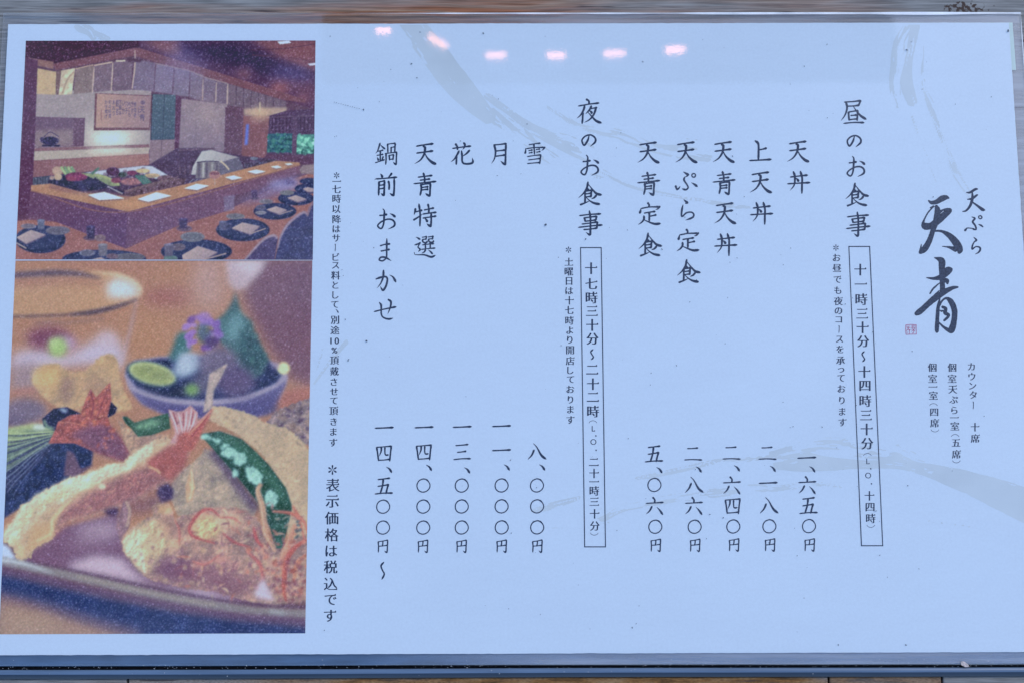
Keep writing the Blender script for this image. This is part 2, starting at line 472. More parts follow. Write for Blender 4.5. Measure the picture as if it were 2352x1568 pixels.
# Brush-style characters of the menu: (box left, box top, box size, zoom factor of the measuring view, strokes)
ZA1, ZA4, ZA6, ZA3, ZA5 = 4.3556, 3.919, 3.92, 3.563, 4.523
GLYPHS = {
'鍋': (165, 600, 240, ZA1, 'p 218,605 205,650 190,690 168,718|d 222,622 245,645 272,668|h 190,693 225,686 250,680|h 183,738 215,732 250,726|v 222,688 221,750 220,800|d 186,758 195,775 200,792|p 252,752 243,775 232,792|h 165,818 205,805 265,785|v 300,612 303,665 303,705|h 300,616 340,609 384,605|v 384,606 381,650 378,702|v 339,650 339,675 338,702|h 339,651 358,647 378,645|h 270,718 340,709 402,702|v 283,718 284,775 280,835|g 400,702 396,760 394,825 385,834 360,808|v 318,735 320,760 322,788|h 318,738 345,733 366,730|v 365,730 362,755 359,785|h 322,782 340,779 360,777'),
'天': (590, 597, 245, ZA1, 'h 612,637 700,622 795,610|h 615,712 700,701 792,688|p 690,640 708,650 706,690 694,735 655,790 592,830|n 705,710 735,765 785,812 833,833'),
'花': (990, 600, 240, ZA1, 'h 1005,662 1100,648 1205,636|v 1040,612 1058,640 1062,674|p 1130,602 1142,620 1136,650 1118,674|p 1078,690 1055,735 1025,780 988,810|v 1050,745 1050,790 1048,834|p 1192,682 1162,715 1118,748|g 1106,690 1112,750 1112,795 1130,825 1190,828 1228,812 1222,762'),
'月': (1395, 600, 240, ZA1, 'p 1460,622 1476,690 1465,770 1430,830|h 1455,624 1520,618 1592,609|g 1590,610 1586,700 1583,812 1575,834 1530,798|h 1480,690 1520,686 1575,679|h 1478,747 1520,741 1575,733'),
'雪': (1785, 598, 240, ZA1, 'h 1838,622 1900,611 1962,604|d 1802,658 1803,690 1797,718|h 1806,666 1900,652 2008,650|u 2012,650 1995,672 1975,684|v 1893,612 1897,670 1900,724|h 1838,686 1874,679|h 1840,712 1874,705|h 1918,674 1954,668|h 1922,703 1960,695|h 1820,750 1890,740 1970,731|v 1968,731 1963,780 1957,828|h 1832,787 1890,780 1964,771|h 1820,827 1880,821 1960,815'),
'前': (163, 930, 240, ZA1, 'd 222,938 236,955 243,974|p 345,933 330,955 306,978|h 168,994 280,986 400,975|v 208,1022 205,1090 203,1168|h 208,1026 235,1021 268,1014|g 268,1014 265,1080 262,1152 256,1170 226,1150|h 210,1063 240,1060 264,1056|h 210,1102 240,1098 264,1093|v 310,1018 318,1060 316,1108|g 372,995 373,1080 368,1152 360,1172 322,1148'),
'青': (583, 930, 242, ZA1, 'h 630,975 700,966 784,956|v 690,930 703,980 704,1035|h 652,1008 705,1001 760,994|h 584,1046 700,1034 826,1021|v 664,1050 667,1110 655,1170|h 664,1057 715,1049 768,1043|g 768,1044 764,1100 761,1158 752,1177 710,1150|h 672,1087 740,1078|h 672,1114 740,1106'),
'お': (170, 1310, 240, ZA1, 'h 211,1391 250,1388 292,1380|z 250,1320 265,1345 262,1420 256,1485 238,1528 215,1530 193,1502 225,1465 290,1434 345,1436 376,1466 370,1506 308,1540|d 326,1370 358,1385 384,1408'),
'特': (583, 1268, 242, ZA1, 'p 603,1318 600,1345 588,1386|h 606,1352 640,1343 674,1335|v 642,1268 655,1380 652,1504|u 588,1438 630,1412 685,1374|h 696,1332 750,1321 802,1310|v 740,1268 750,1320 748,1368|h 683,1376 750,1366 828,1357|h 683,1420 750,1410 827,1398|g 775,1368 776,1440 772,1490 765,1508 726,1480|d 702,1418 722,1438 734,1460'),
'選': (587, 388, 240, ZA1, 'h 676,409 725,401|v 724,401 719,430|h 682,433 720,428|g 682,432 684,456 705,468 725,465 733,446|h 742,406 796,398|v 795,398 790,425|h 748,428 792,424|g 748,428 750,452 775,464 795,460 803,440|h 678,492 740,484 802,478|v 710,470 714,532|v 765,462 765,530|h 666,541 740,533 817,526|p 714,546 700,568 670,584|d 742,545 768,565 790,590|d 608,406 632,418 654,432|z 596,493 630,482 656,468 632,515 655,540 635,565|n 590,572 605,598 700,600 775,622 826,602'),
'ま': (155, 425, 240, ZA1, 'h 218,502 270,487 324,481|h 226,560 270,551 320,541|z 292,425 291,480 291,560 286,628 250,664 210,655 230,626 280,630 340,664'),
'か': (165, 765, 240, ZA1, 'g 175,862 230,844 280,838 298,868 282,940 250,984 220,942|p 256,770 252,840 225,910 184,962|d 322,818 360,842 390,894'),
'せ': (150, 1075, 240, ZA1, 'h 152,1218 260,1191 390,1165|p 308,1086 336,1110 330,1170 300,1248|z 211,1118 230,1150 232,1240 255,1280 310,1297 360,1288'),
'上': (1225, 122, 215, ZA4, 'v 1286,128 1316,158 1319,240 1317,318|h 1320,216 1355,211 1395,200|h 1228,322 1330,317 1440,310'),
'丼': (1600, 422, 218, ZA4, 'h 1627,484 1710,474 1797,465|h 1600,550 1700,544 1820,538|p 1660,433 1674,480 1668,560 1625,618|v 1728,428 1745,490 1744,560 1743,640|d 1685,493 1700,508 1710,525'),
'定': (138, 735, 222, ZA4, 'v 233,737 246,755 243,778|d 166,788 162,815 154,838|h 166,792 250,777 345,775|u 349,774 332,795 308,802|h 196,837 240,829 304,820|v 248,832 248,870 248,914|h 250,868 280,862 314,854|p 195,866 195,895 175,925 138,950|n 188,898 240,922 300,942 362,938'),
'食': (140, 1032, 224, ZA4, 'p 236,1034 225,1090 190,1145 140,1190|n 243,1058 280,1105 320,1145 374,1160|d 218,1090 232,1100 242,1113|h 203,1124 235,1119 272,1112|v 271,1112 268,1150 266,1178|h 208,1150 266,1142|h 208,1180 266,1172|v 205,1120 208,1185 206,1240|u 165,1253 210,1236 255,1216|p 318,1163 298,1185 268,1197|n 222,1188 260,1220 300,1240 357,1250'),
'ぷ': (500, 415, 222, ZA4, 'd 580,432 608,448 630,462|u 630,460 620,472 602,483|z 598,482 588,512 618,560 628,588 606,607 568,598|v 506,572 513,592 522,605|u 520,604 535,596 552,572|d 660,538 690,555 718,576|o 683,449 696,454 701,467 696,480 683,485 670,480 665,467 670,454 683,449'),
'ら': (520, 690, 222, ZA4, 'd 584,702 605,722 624,736|u 622,736 610,740 598,742|z 578,758 568,800 563,860 576,866 612,834 660,828 684,850 670,880 604,906'),
'夜': (163, 110, 246, ZA6, 'v 258,113 282,130 285,160|h 178,180 280,162 380,150|p 242,178 230,220 200,270 163,302|v 224,240 222,300 217,350|p 307,180 290,215 250,258|h 296,206 330,200 360,195|p 354,196 332,260 290,312 232,344|d 286,225 305,236 312,252|n 274,240 310,280 355,325 410,347'),
'の': (160, 395, 246, ZA6, 'z 285,472 270,520 240,563 222,546 217,510 250,474 300,463 342,490 346,530 298,575'),
'事': (176, 1205, 240, ZA6, 'h 188,1254 290,1242 398,1236|v 239,1275 248,1310|h 238,1276 300,1267 360,1260|v 358,1261 351,1298|h 248,1309 352,1296|h 213,1336 290,1327 367,1316|v 366,1316 362,1372|h 178,1369 290,1356 412,1345|h 230,1391 290,1386 364,1375|g 288,1208 298,1280 298,1400 292,1440 254,1416'),
'昼': (165, 120, 246, ZA6, 'p 216,140 226,200 205,270 163,327|h 197,141 280,136 360,126|v 358,127 338,178|h 222,181 290,179 338,172|n 288,184 320,230 360,275 417,312|v 240,238 246,318|h 240,239 285,231 332,225|v 330,226 325,320|h 262,273 314,268|h 248,314 285,309 326,306|h 192,350 290,341 390,342'),
'一': (133, 92, 160, ZA3, 'h 133,176 210,173 295,169'),
'二': (680, 240, 200, ZA5, 'h 715,272 770,271 835,265|h 682,400 780,396 880,401'),
'三': (830, 310, 155, ZA3, 'h 851,330 905,326 962,320|h 866,390 905,386 944,380|h 833,455 905,447 984,446'),
'四': (133, 318, 160, ZA3, 'v 148,345 157,400 165,464|h 143,346 210,341 282,335|v 279,337 271,400 265,467|h 165,461 215,458 266,452|p 190,345 188,380 170,427|z 222,345 222,395 230,414 257,412'),
'五': (130, 612, 160, ZA3, 'h 158,633 210,627 264,620|v 208,628 200,690 180,757|h 158,693 205,686 255,677|v 252,678 241,715 232,757|h 131,761 210,753 289,752'),
'六': (250, 818, 195, ZA5, 'v 326,822 348,850 346,884|h 248,890 345,885 444,879|p 316,926 290,975 250,1012|d 372,932 405,968 438,1016'),
'八': (1495, 305, 162, ZA3, 'p 1550,370 1530,415 1493,456|n 1546,313 1575,345 1615,415 1660,453'),
'〇': (127, 794, 160, ZA3, 'c 240,826 222,817 200,816 170,829 152,855 149,885 160,912 184,929 215,931 244,916 262,890 263,862 250,837 236,823'),
'円': (145, 1165, 118, ZA3, 'v 162,1183 165,1230 163,1278|h 161,1186 205,1179 248,1171|g 247,1173 244,1230 242,1268 236,1281 216,1266|v 204,1179 203,1205 198,1226|h 165,1226 205,1223 244,1217'),
'、': (1230, 440, 160, ZA3, 'd 1282,497 1310,515 1330,546'),
'〜': (120, 1365, 160, ZA3, 'z 212,1368 188,1400 200,1440 216,1475 193,1523'),
}
WMUL = {'〇': 0.80, '円': 0.72, '四': 0.9, '鍋': 0.80, '雪': 0.80, '選': 0.80, '一': 1.1, '二': .9, '六': 0.95, '天': 1.12, '丼': 1.05, '上': 1.1, '三': .95}
_gcache = {}
def brush_glyph(ch):
    """vertices relative to the box centre, in 2352 px units"""
    if ch not in _gcache:
        x0, y0, size, z, txt = GLYPHS[ch]
        st = [(k, np.asarray(p, float) - (x0, y0)) for k, p in S(txt)]
        W = 0.097 * (240 * z / ZA1 if z != ZA3 and z != ZA5 else 240 * z / ZA1 * 0.92) * WMUL.get(ch, 1.0)
        n = 92
        pad = 0.1
        F = stroke_field(st, size, n, W, pad)
        v, f = march(F)
        v = (v / (n - 1) * (1 + 2 * pad) - pad - 0.5) * size / z * 0.91875
        _gcache[ch] = (v, f)
    return _gcache[ch]

VIEW = {'A1': (900, 220, 4.3556), 'A2': (900, 500, 4.3556), 'A3': (900, 1020, 3.563), 'A4': (1560, 320, 3.919), 'A5': (1560, 1060, 4.523),
        'A6': (1400, 220, 3.92), 'A7': (2060, 220, 3.92), 'A8': (2240, 440, 3.732),
        'B1': (1380, 600, 3.922), 'B2': (1380, 980, 3.733), 'B3': (2060, 600, 3.922), 'B4': (2060, 980, 3.735),
        'N1': (790, 420, 3.922), 'N2': (790, 800, 4.126), 'N3': (790, 1150, 3.646), 'R': (2250, 790, 3.92)}
def Z(view, x, y):
    """a point read in one of the measuring views -> 2352 px coordinates"""
    ox, oy, k = VIEW[view]
    return ((ox + x / k) * 0.91875, (oy + y / k) * 0.91875)

# ------------------------------------------------------------------ small print: serif-like characters from the built-in outline font
_fcache = {}
def font_mesh(ch):
    c = bpy.data.curves.new('tmp', 'FONT')
    c.body = ch
    c.size = 1.0
    o = bpy.data.objects.new('tmp', c)
    COL.objects.link(o)
    dg = bpy.context.evaluated_depsgraph_get()
    ev = o.evaluated_get(dg)
    me = ev.to_mesh()
    me.calc_loop_triangles()
    v = np.array([(p.co.x, p.co.y) for p in me.vertices]).reshape(-1, 2)
    t = np.array([tuple(l.vertices) for l in me.loop_triangles]).reshape(-1, 3)
    ev.to_mesh_clear()
    bpy.data.objects.remove(o)
    bpy.data.curves.remove(c)
    return v, t

def box_blur(a, r):
    k = np.ones(2 * r + 1) / (2 * r + 1)
    a = np.apply_along_axis(lambda q: np.convolve(q, k, 'same'), 0, a)
    return np.apply_along_axis(lambda q: np.convolve(q, k, 'same'), 1, a)

def serif_field(ch, bold=0):
    """coverage of the character with thin horizontals, sturdy verticals and small end wedges"""
    v, t = font_mesh(ch)
    lo, hi = v.min(0), v.max(0)
    c = (lo + hi) / 2
    N = 112
    u = ((v - c) * (1, -1) + 0.56) / 1.12 * (N - 1)
    M = np.zeros((N, N), bool)
    for tri in t:
        a, b, d = u[tri]
        x0, y0 = np.floor(np.minimum(np.minimum(a, b), d)).astype(int)
        x1, y1 = np.ceil(np.maximum(np.maximum(a, b), d)).astype(int)
        X, Y = np.meshgrid(np.arange(x0, x1 + 1), np.arange(y0, y1 + 1))
        e = lambda p, q: (q[0] - p[0]) * (Y - p[1]) - (q[1] - p[1]) * (X - p[0])
        w0, w1, w2 = e(a, b), e(b, d), e(d, a)
        ins = ((w0 >= 0) & (w1 >= 0) & (w2 >= 0)) | ((w0 <= 0) & (w1 <= 0) & (w2 <= 0))
        M[y0:y1 + 1, x0:x1 + 1] |= ins
    # thin horizontals: erode up and down
    E = M.copy()
    k = 1
    for d in range(1, k + 1):
        E[:-d] &= M[d:] | (np.zeros_like(M[d:]))
    E[:1] = False
    if bold:
        D = E.copy()
        for d in range(1, bold + 1):
            D[:, d:] |= E[:, :-d]
        E = D
    # wedges at the right end of long thin horizontals
    G = E.copy()
    run = np.zeros((N, N), int)
    for y in range(1, N):
        run[y] = np.where(E[y], run[y - 1] + 1, 0)
    tot = run.copy()
    for y in range(N - 2, -1, -1):
        tot[y] = np.where(E[y] & E[y + 1], tot[y + 1], run[y])
    thin = E & (tot <= 8)
    for y in range(2, N - 1):
        x = 0
        while x < N:
            if thin[y, x] and not thin[y - 1, min(x + 4, N - 1)]:
                s = x
                while x < N and thin[y, x]:
                    x += 1
                if x - s > 20 and x < N and not E[y, min(x + 2, N - 1)]:
                    for i in range(9):
                        xa, xb = x - 12 + int(i * 0.9), x - int(i * 0.35)
                        if y - i >= 0:
                            G[y - i, max(0, xa):xb] = True
            else:
                x += 1
    A = box_blur(G.astype(float), 1)
    return A - 0.5, N

def small_glyph(ch, bold=0):
    key = (ch, bold)
    if key not in _fcache:
        if ch == '*':
            st = []
            for i in range(6):
                a = math.radians(90 + 60 * i)
                st.append(('d', [(50 + 4 * math.cos(a), 50 + 4 * math.sin(a)), (50 + 17 * math.cos(a), 50 + 17 * math.sin(a)), (50 + 31 * math.cos(a), 50 + 33 * math.sin(a))]))
            F, n, pad = stroke_field(st, 100, 60, 10, 0.06), 60, 0.06
            v, f = march(F)
            v = v / (n - 1) * 1.12 - 0.06 - 0.5
        elif ch in 'ー〜、．（）':
            st = {'ー': 'v 46,12 52,20 52,60 49,90', '〜': 'z 58,10 40,30 50,52 60,72 42,92',
                  '、': 'd 35,30 52,48 64,70', '．': 'd 46,46 50,50 54,54',
                  '（': 'o 8,64 22,48 50,40 78,48 92,64', '）': 'o 8,36 22,52 50,60 78,52 92,36'}[ch]
            W = {'ー': 9, '〜': 13, '、': 12, '．': 13, '（': 8, '）': 8}[ch]
            F = stroke_field(S(st), 100, 60, W, 0.06)
            v, f = march(F)
            v = v / 59 * 1.12 - 0.06 - 0.5
        else:
            F, N = serif_field(ch, bold)
            v, f = march(F)
            v = v / (N - 1) * 1.12 - 0.56
        _fcache[key] = (v, f)
    return _fcache[key]

# ------------------------------------------------------------------ painting the two printed pictures (a flat print on the sheet)
KC = 0.8                               # canvas px per photo px
CX0, CY0, CW, CH = 0, 90, 810, 1520    # region of the sheet the canvas spans
cw, chh = int(CW * KC), int(CH * KC)
canvas = np.zeros((chh, cw, 3)) + np.array((120, 80, 75))

def gauss(a, s):
    if s < 0.3:
        return a
    r = max(1, int(s * 2.6))
    k = np.exp(-0.5 * (np.arange(-r, r + 1) / s) ** 2)
    k /= k.sum()
    ap = np.pad(a, ((r, r), (0, 0)), 'edge')
    o = sum(k[i] * ap[i:i + a.shape[0]] for i in range(2 * r + 1))
    ap = np.pad(o, ((0, 0), (r, r)), 'edge')
    return sum(k[i] * ap[:, i:i + a.shape[1]] for i in range(2 * r + 1))

def vnoise(h, w, cell, seed, oct=3):
    g = np.random.default_rng(seed)
    out = np.zeros((h, w))
    amp, tot = 1.0, 0
    cx, cy = (cell, cell) if np.isscalar(cell) else cell
    for _ in range(oct):
        nx, ny = int(w / cx) + 3, int(h / cy) + 3
        L = g.random((ny, nx))
        ys, xs = np.arange(h) / cy, np.arange(w) / cx
        iy, ix = ys.astype(int), xs.astype(int)
        fy, fx = ys - iy, xs - ix
        fy, fx = fy * fy * (3 - 2 * fy), fx * fx * (3 - 2 * fx)
        a = L[iy][:, ix]; b = L[iy][:, ix + 1]; c = L[iy + 1][:, ix]; d = L[iy + 1][:, ix + 1]
        out += amp * ((a * (1 - fx) + b * fx) * (1 - fy[:, None]) + (c * (1 - fx) + d * fx) * fy[:, None])
        tot += amp
        amp *= 0.55
        cx, cy = max(cx / 2, 1.2), max(cy / 2, 1.2)
    return out / tot - 0.5

PV = {1: (0, 0, 2.3756), 2: (0, 640, 2.3756), 3: (0, 1100, 2.5837)}
_view = 1
_clip = (0, 10 ** 6)
def to_canvas(pts):
    ox, oy, k = PV[_view]
    p = np.asarray(pts, float)
    return np.stack([(ox + p[:, 0] / k - CX0) * KC, (oy + p[:, 1] / k - CY0) * KC], 1)

_seed = [100]
def stamp(mask, x0, y0, color, alpha=1.0, tex=None, grad=None):
    """lay ink on the canvas through a soft mask; tex=(cell, amount) mottles, grad=(color2, dx, dy) blends across"""
    h, w = mask.shape
    col = np.zeros((h, w, 3)) + np.array(color, float)
    if grad:
        c2, dx, dy = grad
        yy, xx = np.mgrid[0:h, 0:w]
        t = xx / max(w - 1, 1) * dx + yy / max(h - 1, 1) * dy
        if dx < 0: t = t - dx
        if dy < 0: t = t - dy
        t = np.clip(t, 0, 1)[..., None]
        col = col * (1 - t) + np.array(c2, float) * t
    if tex:
        _seed[0] += 1
        n = vnoise(h, w, tex[0], _seed[0], 4)
        col = col * (1 + tex[1] * n * 2)[..., None]
        if len(tex) > 2:                                  # crumbly crust: relief lit from the upper left
            m2 = gauss(vnoise(h, w, tex[0] * 0.8, _seed[0] + 1000, 3), 0.9)
            rl = np.zeros((h, w))
            rl[2:, 2:] = m2[2:, 2:] - m2[:-2, :-2]
            rg = np.abs(m2)
            col = col * (1 + tex[2] * np.clip(rl * 1.5, -.4, .4))[..., None] + (tex[2] * 14 * np.clip(0.08 - rg, 0, 0.08) * 12)[..., None]
    a = (np.clip(mask, 0, 1) * alpha)[..., None]
    ya, yb, xa, xb = max(y0, _clip[0], 0), min(y0 + h, _clip[1], chh), max(x0, 0), min(x0 + w, cw)
    if ya >= yb or xa >= xb:
        return
    sl = (slice(ya - y0, yb - y0), slice(xa - x0, xb - x0))
    reg = canvas[ya:yb, xa:xb]
    canvas[ya:yb, xa:xb] = reg * (1 - a[sl]) + np.clip(col[sl], 0, 255) * a[sl]

def poly(pts, color, blur=0.6, alpha=1.0, tex=None, grad=None, rough=0):
    P = to_canvas(pts)
    if rough:                                             # crumbly outline
        Q = []
        for i in range(len(P)):
            a, b = P[i], P[(i + 1) % len(P)]
            m = max(1, int(np.hypot(*(b - a)) / 3))
            for j in range(m):
                Q.append(a + (b - a) * j / m + rng.normal(0, rough, 2))
        P = np.array(Q)
    pad = int(blur * 3) + 2
    x0, y0 = np.floor(P.min(0)).astype(int) - pad
    x1, y1 = np.ceil(P.max(0)).astype(int) + pad
    x0, y0 = max(x0, -60), max(y0, -60)
    x1, y1 = min(x1, cw + 60), min(y1, chh + 60)
    if x1 <= x0 or y1 <= y0:
        return
    Q = 2 if blur < 2 else 1
    ys = y0 + (np.arange((y1 - y0) * Q) + 0.5) / Q
    xs = x0 + (np.arange((x1 - x0) * Q) + 0.5) / Q
    M = np.zeros((len(ys), len(xs)), bool)
    for i in range(len(P)):
        (ax, ay), (bx, by) = P[i], P[(i + 1) % len(P)]
        if ay == by:
            continue
        rows = np.nonzero((ys >= min(ay, by)) & (ys < max(ay, by)))[0]
        if len(rows):
            xc = ax + (ys[rows] - ay) / (by - ay) * (bx - ax)
            M[rows] ^= xs[None, :] > xc[:, None]
    m = M.astype(float)
    if Q == 2:
        m = (m[::2, ::2] + m[1::2, ::2] + m[::2, 1::2] + m[1::2, 1::2]) / 4
    stamp(gauss(m, blur), x0, y0, color, alpha, tex, grad)

def ell(cx, cy, rx, ry, color, blur=0.6, alpha=1.0, rot=0, tex=None, grad=None, rough=0):
    a = np.linspace(0, 2 * math.pi, 40, endpoint=False)
    c, s = math.cos(math.radians(rot)), math.sin(math.radians(rot))
    x, y = rx * np.cos(a), ry * np.sin(a)
    poly(np.stack([cx + x * c - y * s, cy + x * s + y * c], 1), color, blur, alpha, tex, grad, rough)

def line(pts, color, w, blur=0.5, alpha=1.0, taper=None, tex=None):
    C = spline(pts, 14)
    if taper is None:
        taper = (1, 1)
    T = np.gradient(C, axis=0)
    T /= np.maximum(np.hypot(T[:, 0], T[:, 1]), 1e-9)[:, None]
    Nn = np.stack([-T[:, 1], T[:, 0]], 1)
    ww = (w / 2 * np.interp(np.linspace(0, 1, len(C)), np.linspace(0, 1, len(taper)), taper))[:, None]
    poly(np.vstack([C + Nn * ww, (C - Nn * ww)[::-1]]), color, blur, alpha, tex)

def lumps(region, n, r, color, blur, alpha, seed, var=20):
    """scatter soft spots inside a polygon (batter crumbs, leaves, petals)"""
    g = np.random.default_rng(seed)
    P = np.asarray(region, float)
    lo, hi = P.min(0), P.max(0)
    k = 0
    while k < n:
        q = lo + g.random(2) * (hi - lo)
        ins = False
        for i in range(len(P)):
            (ax, ay), (bx, by) = P[i], P[(i + 1) % len(P)]
            if (ay > q[1]) != (by > q[1]) and q[0] < (bx - ax) * (q[1] - ay) / (by - ay) + ax:
                ins = not ins
        if ins:
            d = g.normal(0, var)
            ell(q[0], q[1], r * g.uniform(.5, 1.4), r * g.uniform(.4, 1.0), tuple(np.clip(np.array(color) + d, 0, 255)), blur, alpha, g.uniform(0, 180))
        k += 1

def tiny_text(chars, x, y, h, color, squeeze=0.62):
    """the lettering of the framed board inside the picture"""
    for i, ch in enumerate(chars):
        if ch == ' ':
            continue
        v, t = font_mesh(ch)
        c = (v.min(0) + v.max(0)) / 2
        P = (v - c) * (squeeze, -1) * h + (x, y + i * h * 1.02)
        for tri in t:
            poly(P[tri], color, 0.35, 0.95)

def paint_restaurant():
    global _view, _clip
    _view = 1
    _clip = (0, int((1546 / 2.3756 - CY0) * KC))
    poly([(80, 230), (1890, 230), (1890, 1560), (80, 1560)], (92, 58, 66), 0)
    # ceiling
    poly([(80, 230), (830, 230), (830, 285), (320, 385), (60, 330)], (60, 30, 50), .7, tex=(20, .08))
    poly([(820, 235), (1890, 235), (1890, 660), (1700, 600), (830, 290)], (74, 42, 62), 1)
    poly([(1490, 235), (1890, 235), (1890, 440), (1700, 380)], (124, 66, 62), 5, tex=(30, .08))
    poly([(825, 240), (1060, 240), (1100, 300), (1050, 330), (960, 310)], (128, 74, 72), 6)
    poly([(1040, 255), (1400, 250), (1600, 330), (1880, 470), (1880, 520), (1500, 440), (1250, 370), (1090, 330)], (46, 30, 62), 9)
    poly([(1600, 340), (1890, 440), (1890, 460), (1780, 420)], (52, 30, 52), 4)
    line([(1490, 300), (1700, 290), (1880, 262)], (70, 38, 48), 4)
    line([(1500, 330), (1750, 350), (1890, 380)], (90, 48, 52), 4, 1)
    poly([(1880, 480), (1880, 640), (1800, 590), (1600, 470)], (110, 60, 66), 9, .8)
    ell(1450, 440, 50, 32, (138, 78, 74), 8, .8); ell(1660, 525, 60, 34, (176, 90, 76), 8, .85); ell(1795, 590, 36, 18, (170, 92, 88), 6, .8)
    poly([(1648, 250), (1718, 244), (1732, 258), (1664, 266)], (232, 226, 240), .5)
    poly([(1828, 382), (1876, 376), (1876, 390), (1842, 393)], (220, 214, 234), .5)
    # canopy beams
    poly([(165, 345), (320, 370), (318, 412), (220, 392), (165, 362)], (150, 98, 82), .6)
    poly([(315, 382), (800, 288), (835, 290), (1820, 596), (1815, 612), (1700, 600), (830, 345), (800, 335), (330, 420)], (122, 68, 66), .7, tex=(22, .1))
    poly([(340, 420), (800, 335), (830, 345), (1000, 392), (1000, 405), (800, 362), (360, 440)], (92, 54, 60), .7)
    # back wall
    poly([(205, 540), (900, 535), (895, 890), (200, 890)], (172, 146, 142), .6, tex=(26, .06))
    ell(660, 800, 190, 90, (214, 200, 188), 16, .9)
    ell(660, 825, 110, 42, (246, 242, 232), 9, .95)
    # noren curtain
    poly([(216, 408), (336, 430), (332, 566), (214, 560)], (206, 172, 128), .6, tex=(12, .12))
    poly([(336, 430), (366, 420), (352, 566), (332, 566)], (120, 84, 72), .7)
    poly([(366, 422), (448, 408), (428, 562), (350, 568)], (226, 198, 166), .6, tex=(9, .25))
    line([(372, 560), (400, 480), (440, 430)], (170, 130, 105), 8, 1)
    pan = [(450, 412, 557, 392, 550, 550, 438, 562, (138, 106, 94)), (563, 388, 668, 368, 660, 540, 556, 552, (126, 94, 96)), (678, 370, 786, 366, 780, 536, 672, 546, (120, 88, 94)),
           (812, 356, 922, 378, 914, 546, 786, 534, (126, 100, 112)), (930, 384, 1032, 402, 1022, 562, 918, 548, (136, 112, 126)), (1042, 405, 1128, 424, 1120, 578, 1030, 566, (134, 110, 122)),
           (1134, 428, 1206, 448, 1200, 602, 1128, 580, (132, 106, 114)), (1214, 464, 1284, 486, 1276, 614, 1206, 600, (124, 98, 106)), (1290, 486, 1352, 500, 1346, 626, 1284, 612, (118, 92, 100))]
    for q in pan:
        poly([q[0:2], q[2:4], q[4:6], q[6:8]], q[8], .6, tex=(14, .1))
    poly([(1358, 500), (1700, 606), (1704, 690), (1352, 628)], (116, 88, 92), .6, tex=(14, .1))
    for x in range(1405, 1700, 44):
        y = 500 + (x - 1358) * .31
        line([(x, y), (x - 2, y + 112)], (82, 58, 66), 5, .6)
    for a in ([(560, 400), (556, 470), (550, 552)], [(672, 372), (668, 450), (662, 542)], [(803, 300), (802, 400), (786, 530)], [(1208, 470), (1204, 600)], [(1287, 490), (1282, 610)], [(1354, 500), (1350, 625)]):
        line(a, (214, 178, 164), 9, .7, taper=(.6, 1, .7))
    line([(560, 392), (668, 372)], (222, 180, 160), 7); line([(690, 366), (745, 364)], (232, 196, 172), 9); line([(450, 412), (556, 388)], (205, 160, 138), 6)
    poly([(755, 350), (840, 350), (840, 372), (755, 372)], (78, 46, 56), 1)
    line([(925, 380), (1030, 402), (1130, 425), (1210, 460), (1350, 498)], (196, 160, 152), 5, .7)
    # signboard in the picture
    poly([(566, 556), (906, 570), (892, 776), (558, 778)], (110, 62, 58), .6)
    poly([(578, 560), (900, 574), (886, 762), (570, 762)], (196, 146, 126), .6, grad=((166, 122, 120), 1, 0))
    ink = (52, 44, 78)
    for txt, x, y, h in (('天青', 845, 655, 44), ('車海老', 803, 625, 31), ('きす', 786, 622, 40), ('めごち', 770, 620, 31), ('穴子', 752, 620, 40), ('いか', 735, 615, 46), ('万願寺', 715, 612, 31),
                         ('銀杏', 697, 618, 46), ('あおり', 677, 612, 31), ('旬の野菜', 654, 610, 27), ('かき揚げ', 632, 610, 27)):
        tiny_text(txt, x, y, h, ink, 0.85 if len(txt) == 2 and x > 830 else 19.0 / h)
    ell(850, 612, 14, 13, (120, 88, 100), .6); line([(824, 640), (822, 690)], (120, 90, 100), 4)
    line([(604, 655), (602, 720)], (150, 90, 80), 5)
    # alcove, shelves
    poly([(205, 695), (506, 705), (498, 872), (200, 886)], (112, 76, 86), .6)
    poly([(205, 780), (440, 770), (440, 870), (200, 884)], (150, 116, 110), 4)
    poly([(440, 705), (506, 705), (498, 870), (436, 872)], (104, 66, 74), .8)
    ell(300, 840, 52, 26, (46, 40, 68), .8, tex=(4, .5)); line([(258, 820), (300, 788), (350, 815)], (60, 46, 66), 5); poly([(250, 862), (360, 862), (355, 875), (252, 875)], (40, 36, 60), .6)
    ell(250, 832, 12, 16, (60, 50, 74), .8)
    poly([(198, 884), (885, 860), (890, 880), (198, 902)], (142, 92, 88), .6)
    poly([(196, 902), (888, 880), (886, 916), (192, 958)], (190, 166, 152), .6)
    ell(650, 902, 130, 24, (246, 240, 226), 7, .9)
    poly([(192, 958), (886, 916), (890, 990), (500, 1025), (188, 1058)], (142, 88, 84), .7, grad=((168, 106, 90), 1, 0))
    ell(680, 955, 150, 26, (190, 132, 112), 8, .7)
    poly([(188, 1058), (300, 1046), (300, 1100), (188, 1104)], (66, 66, 74), .7)
    for x in range(200, 300, 16):
        line([(x, 1058), (x, 1100)], (90, 92, 96), 4)
    # left pillar
    poly([(158, 345), (226, 360), (206, 900), (184, 1310), (100, 1320), (130, 900)], (82, 44, 60), .7, tex=(18, .12))
    # green cabinet and pillars
    poly([(906, 562), (1046, 566), (1040, 832), (896, 836)], (74, 90, 92), .6, grad=((62, 78, 84), 0, 1))
    line([(978, 566), (968, 834)], (48, 58, 66), 5); line([(906, 562), (896, 836)], (60, 44, 56), 6)
    poly([(892, 836), (1042, 832), (1036, 1022), (888, 996)], (148, 112, 112), .6); line([(962, 836), (956, 1010)], (108, 80, 84), 4)
    poly([(1046, 566), (1078, 580), (1062, 1020), (1034, 1030)], (84, 44, 60), .6)
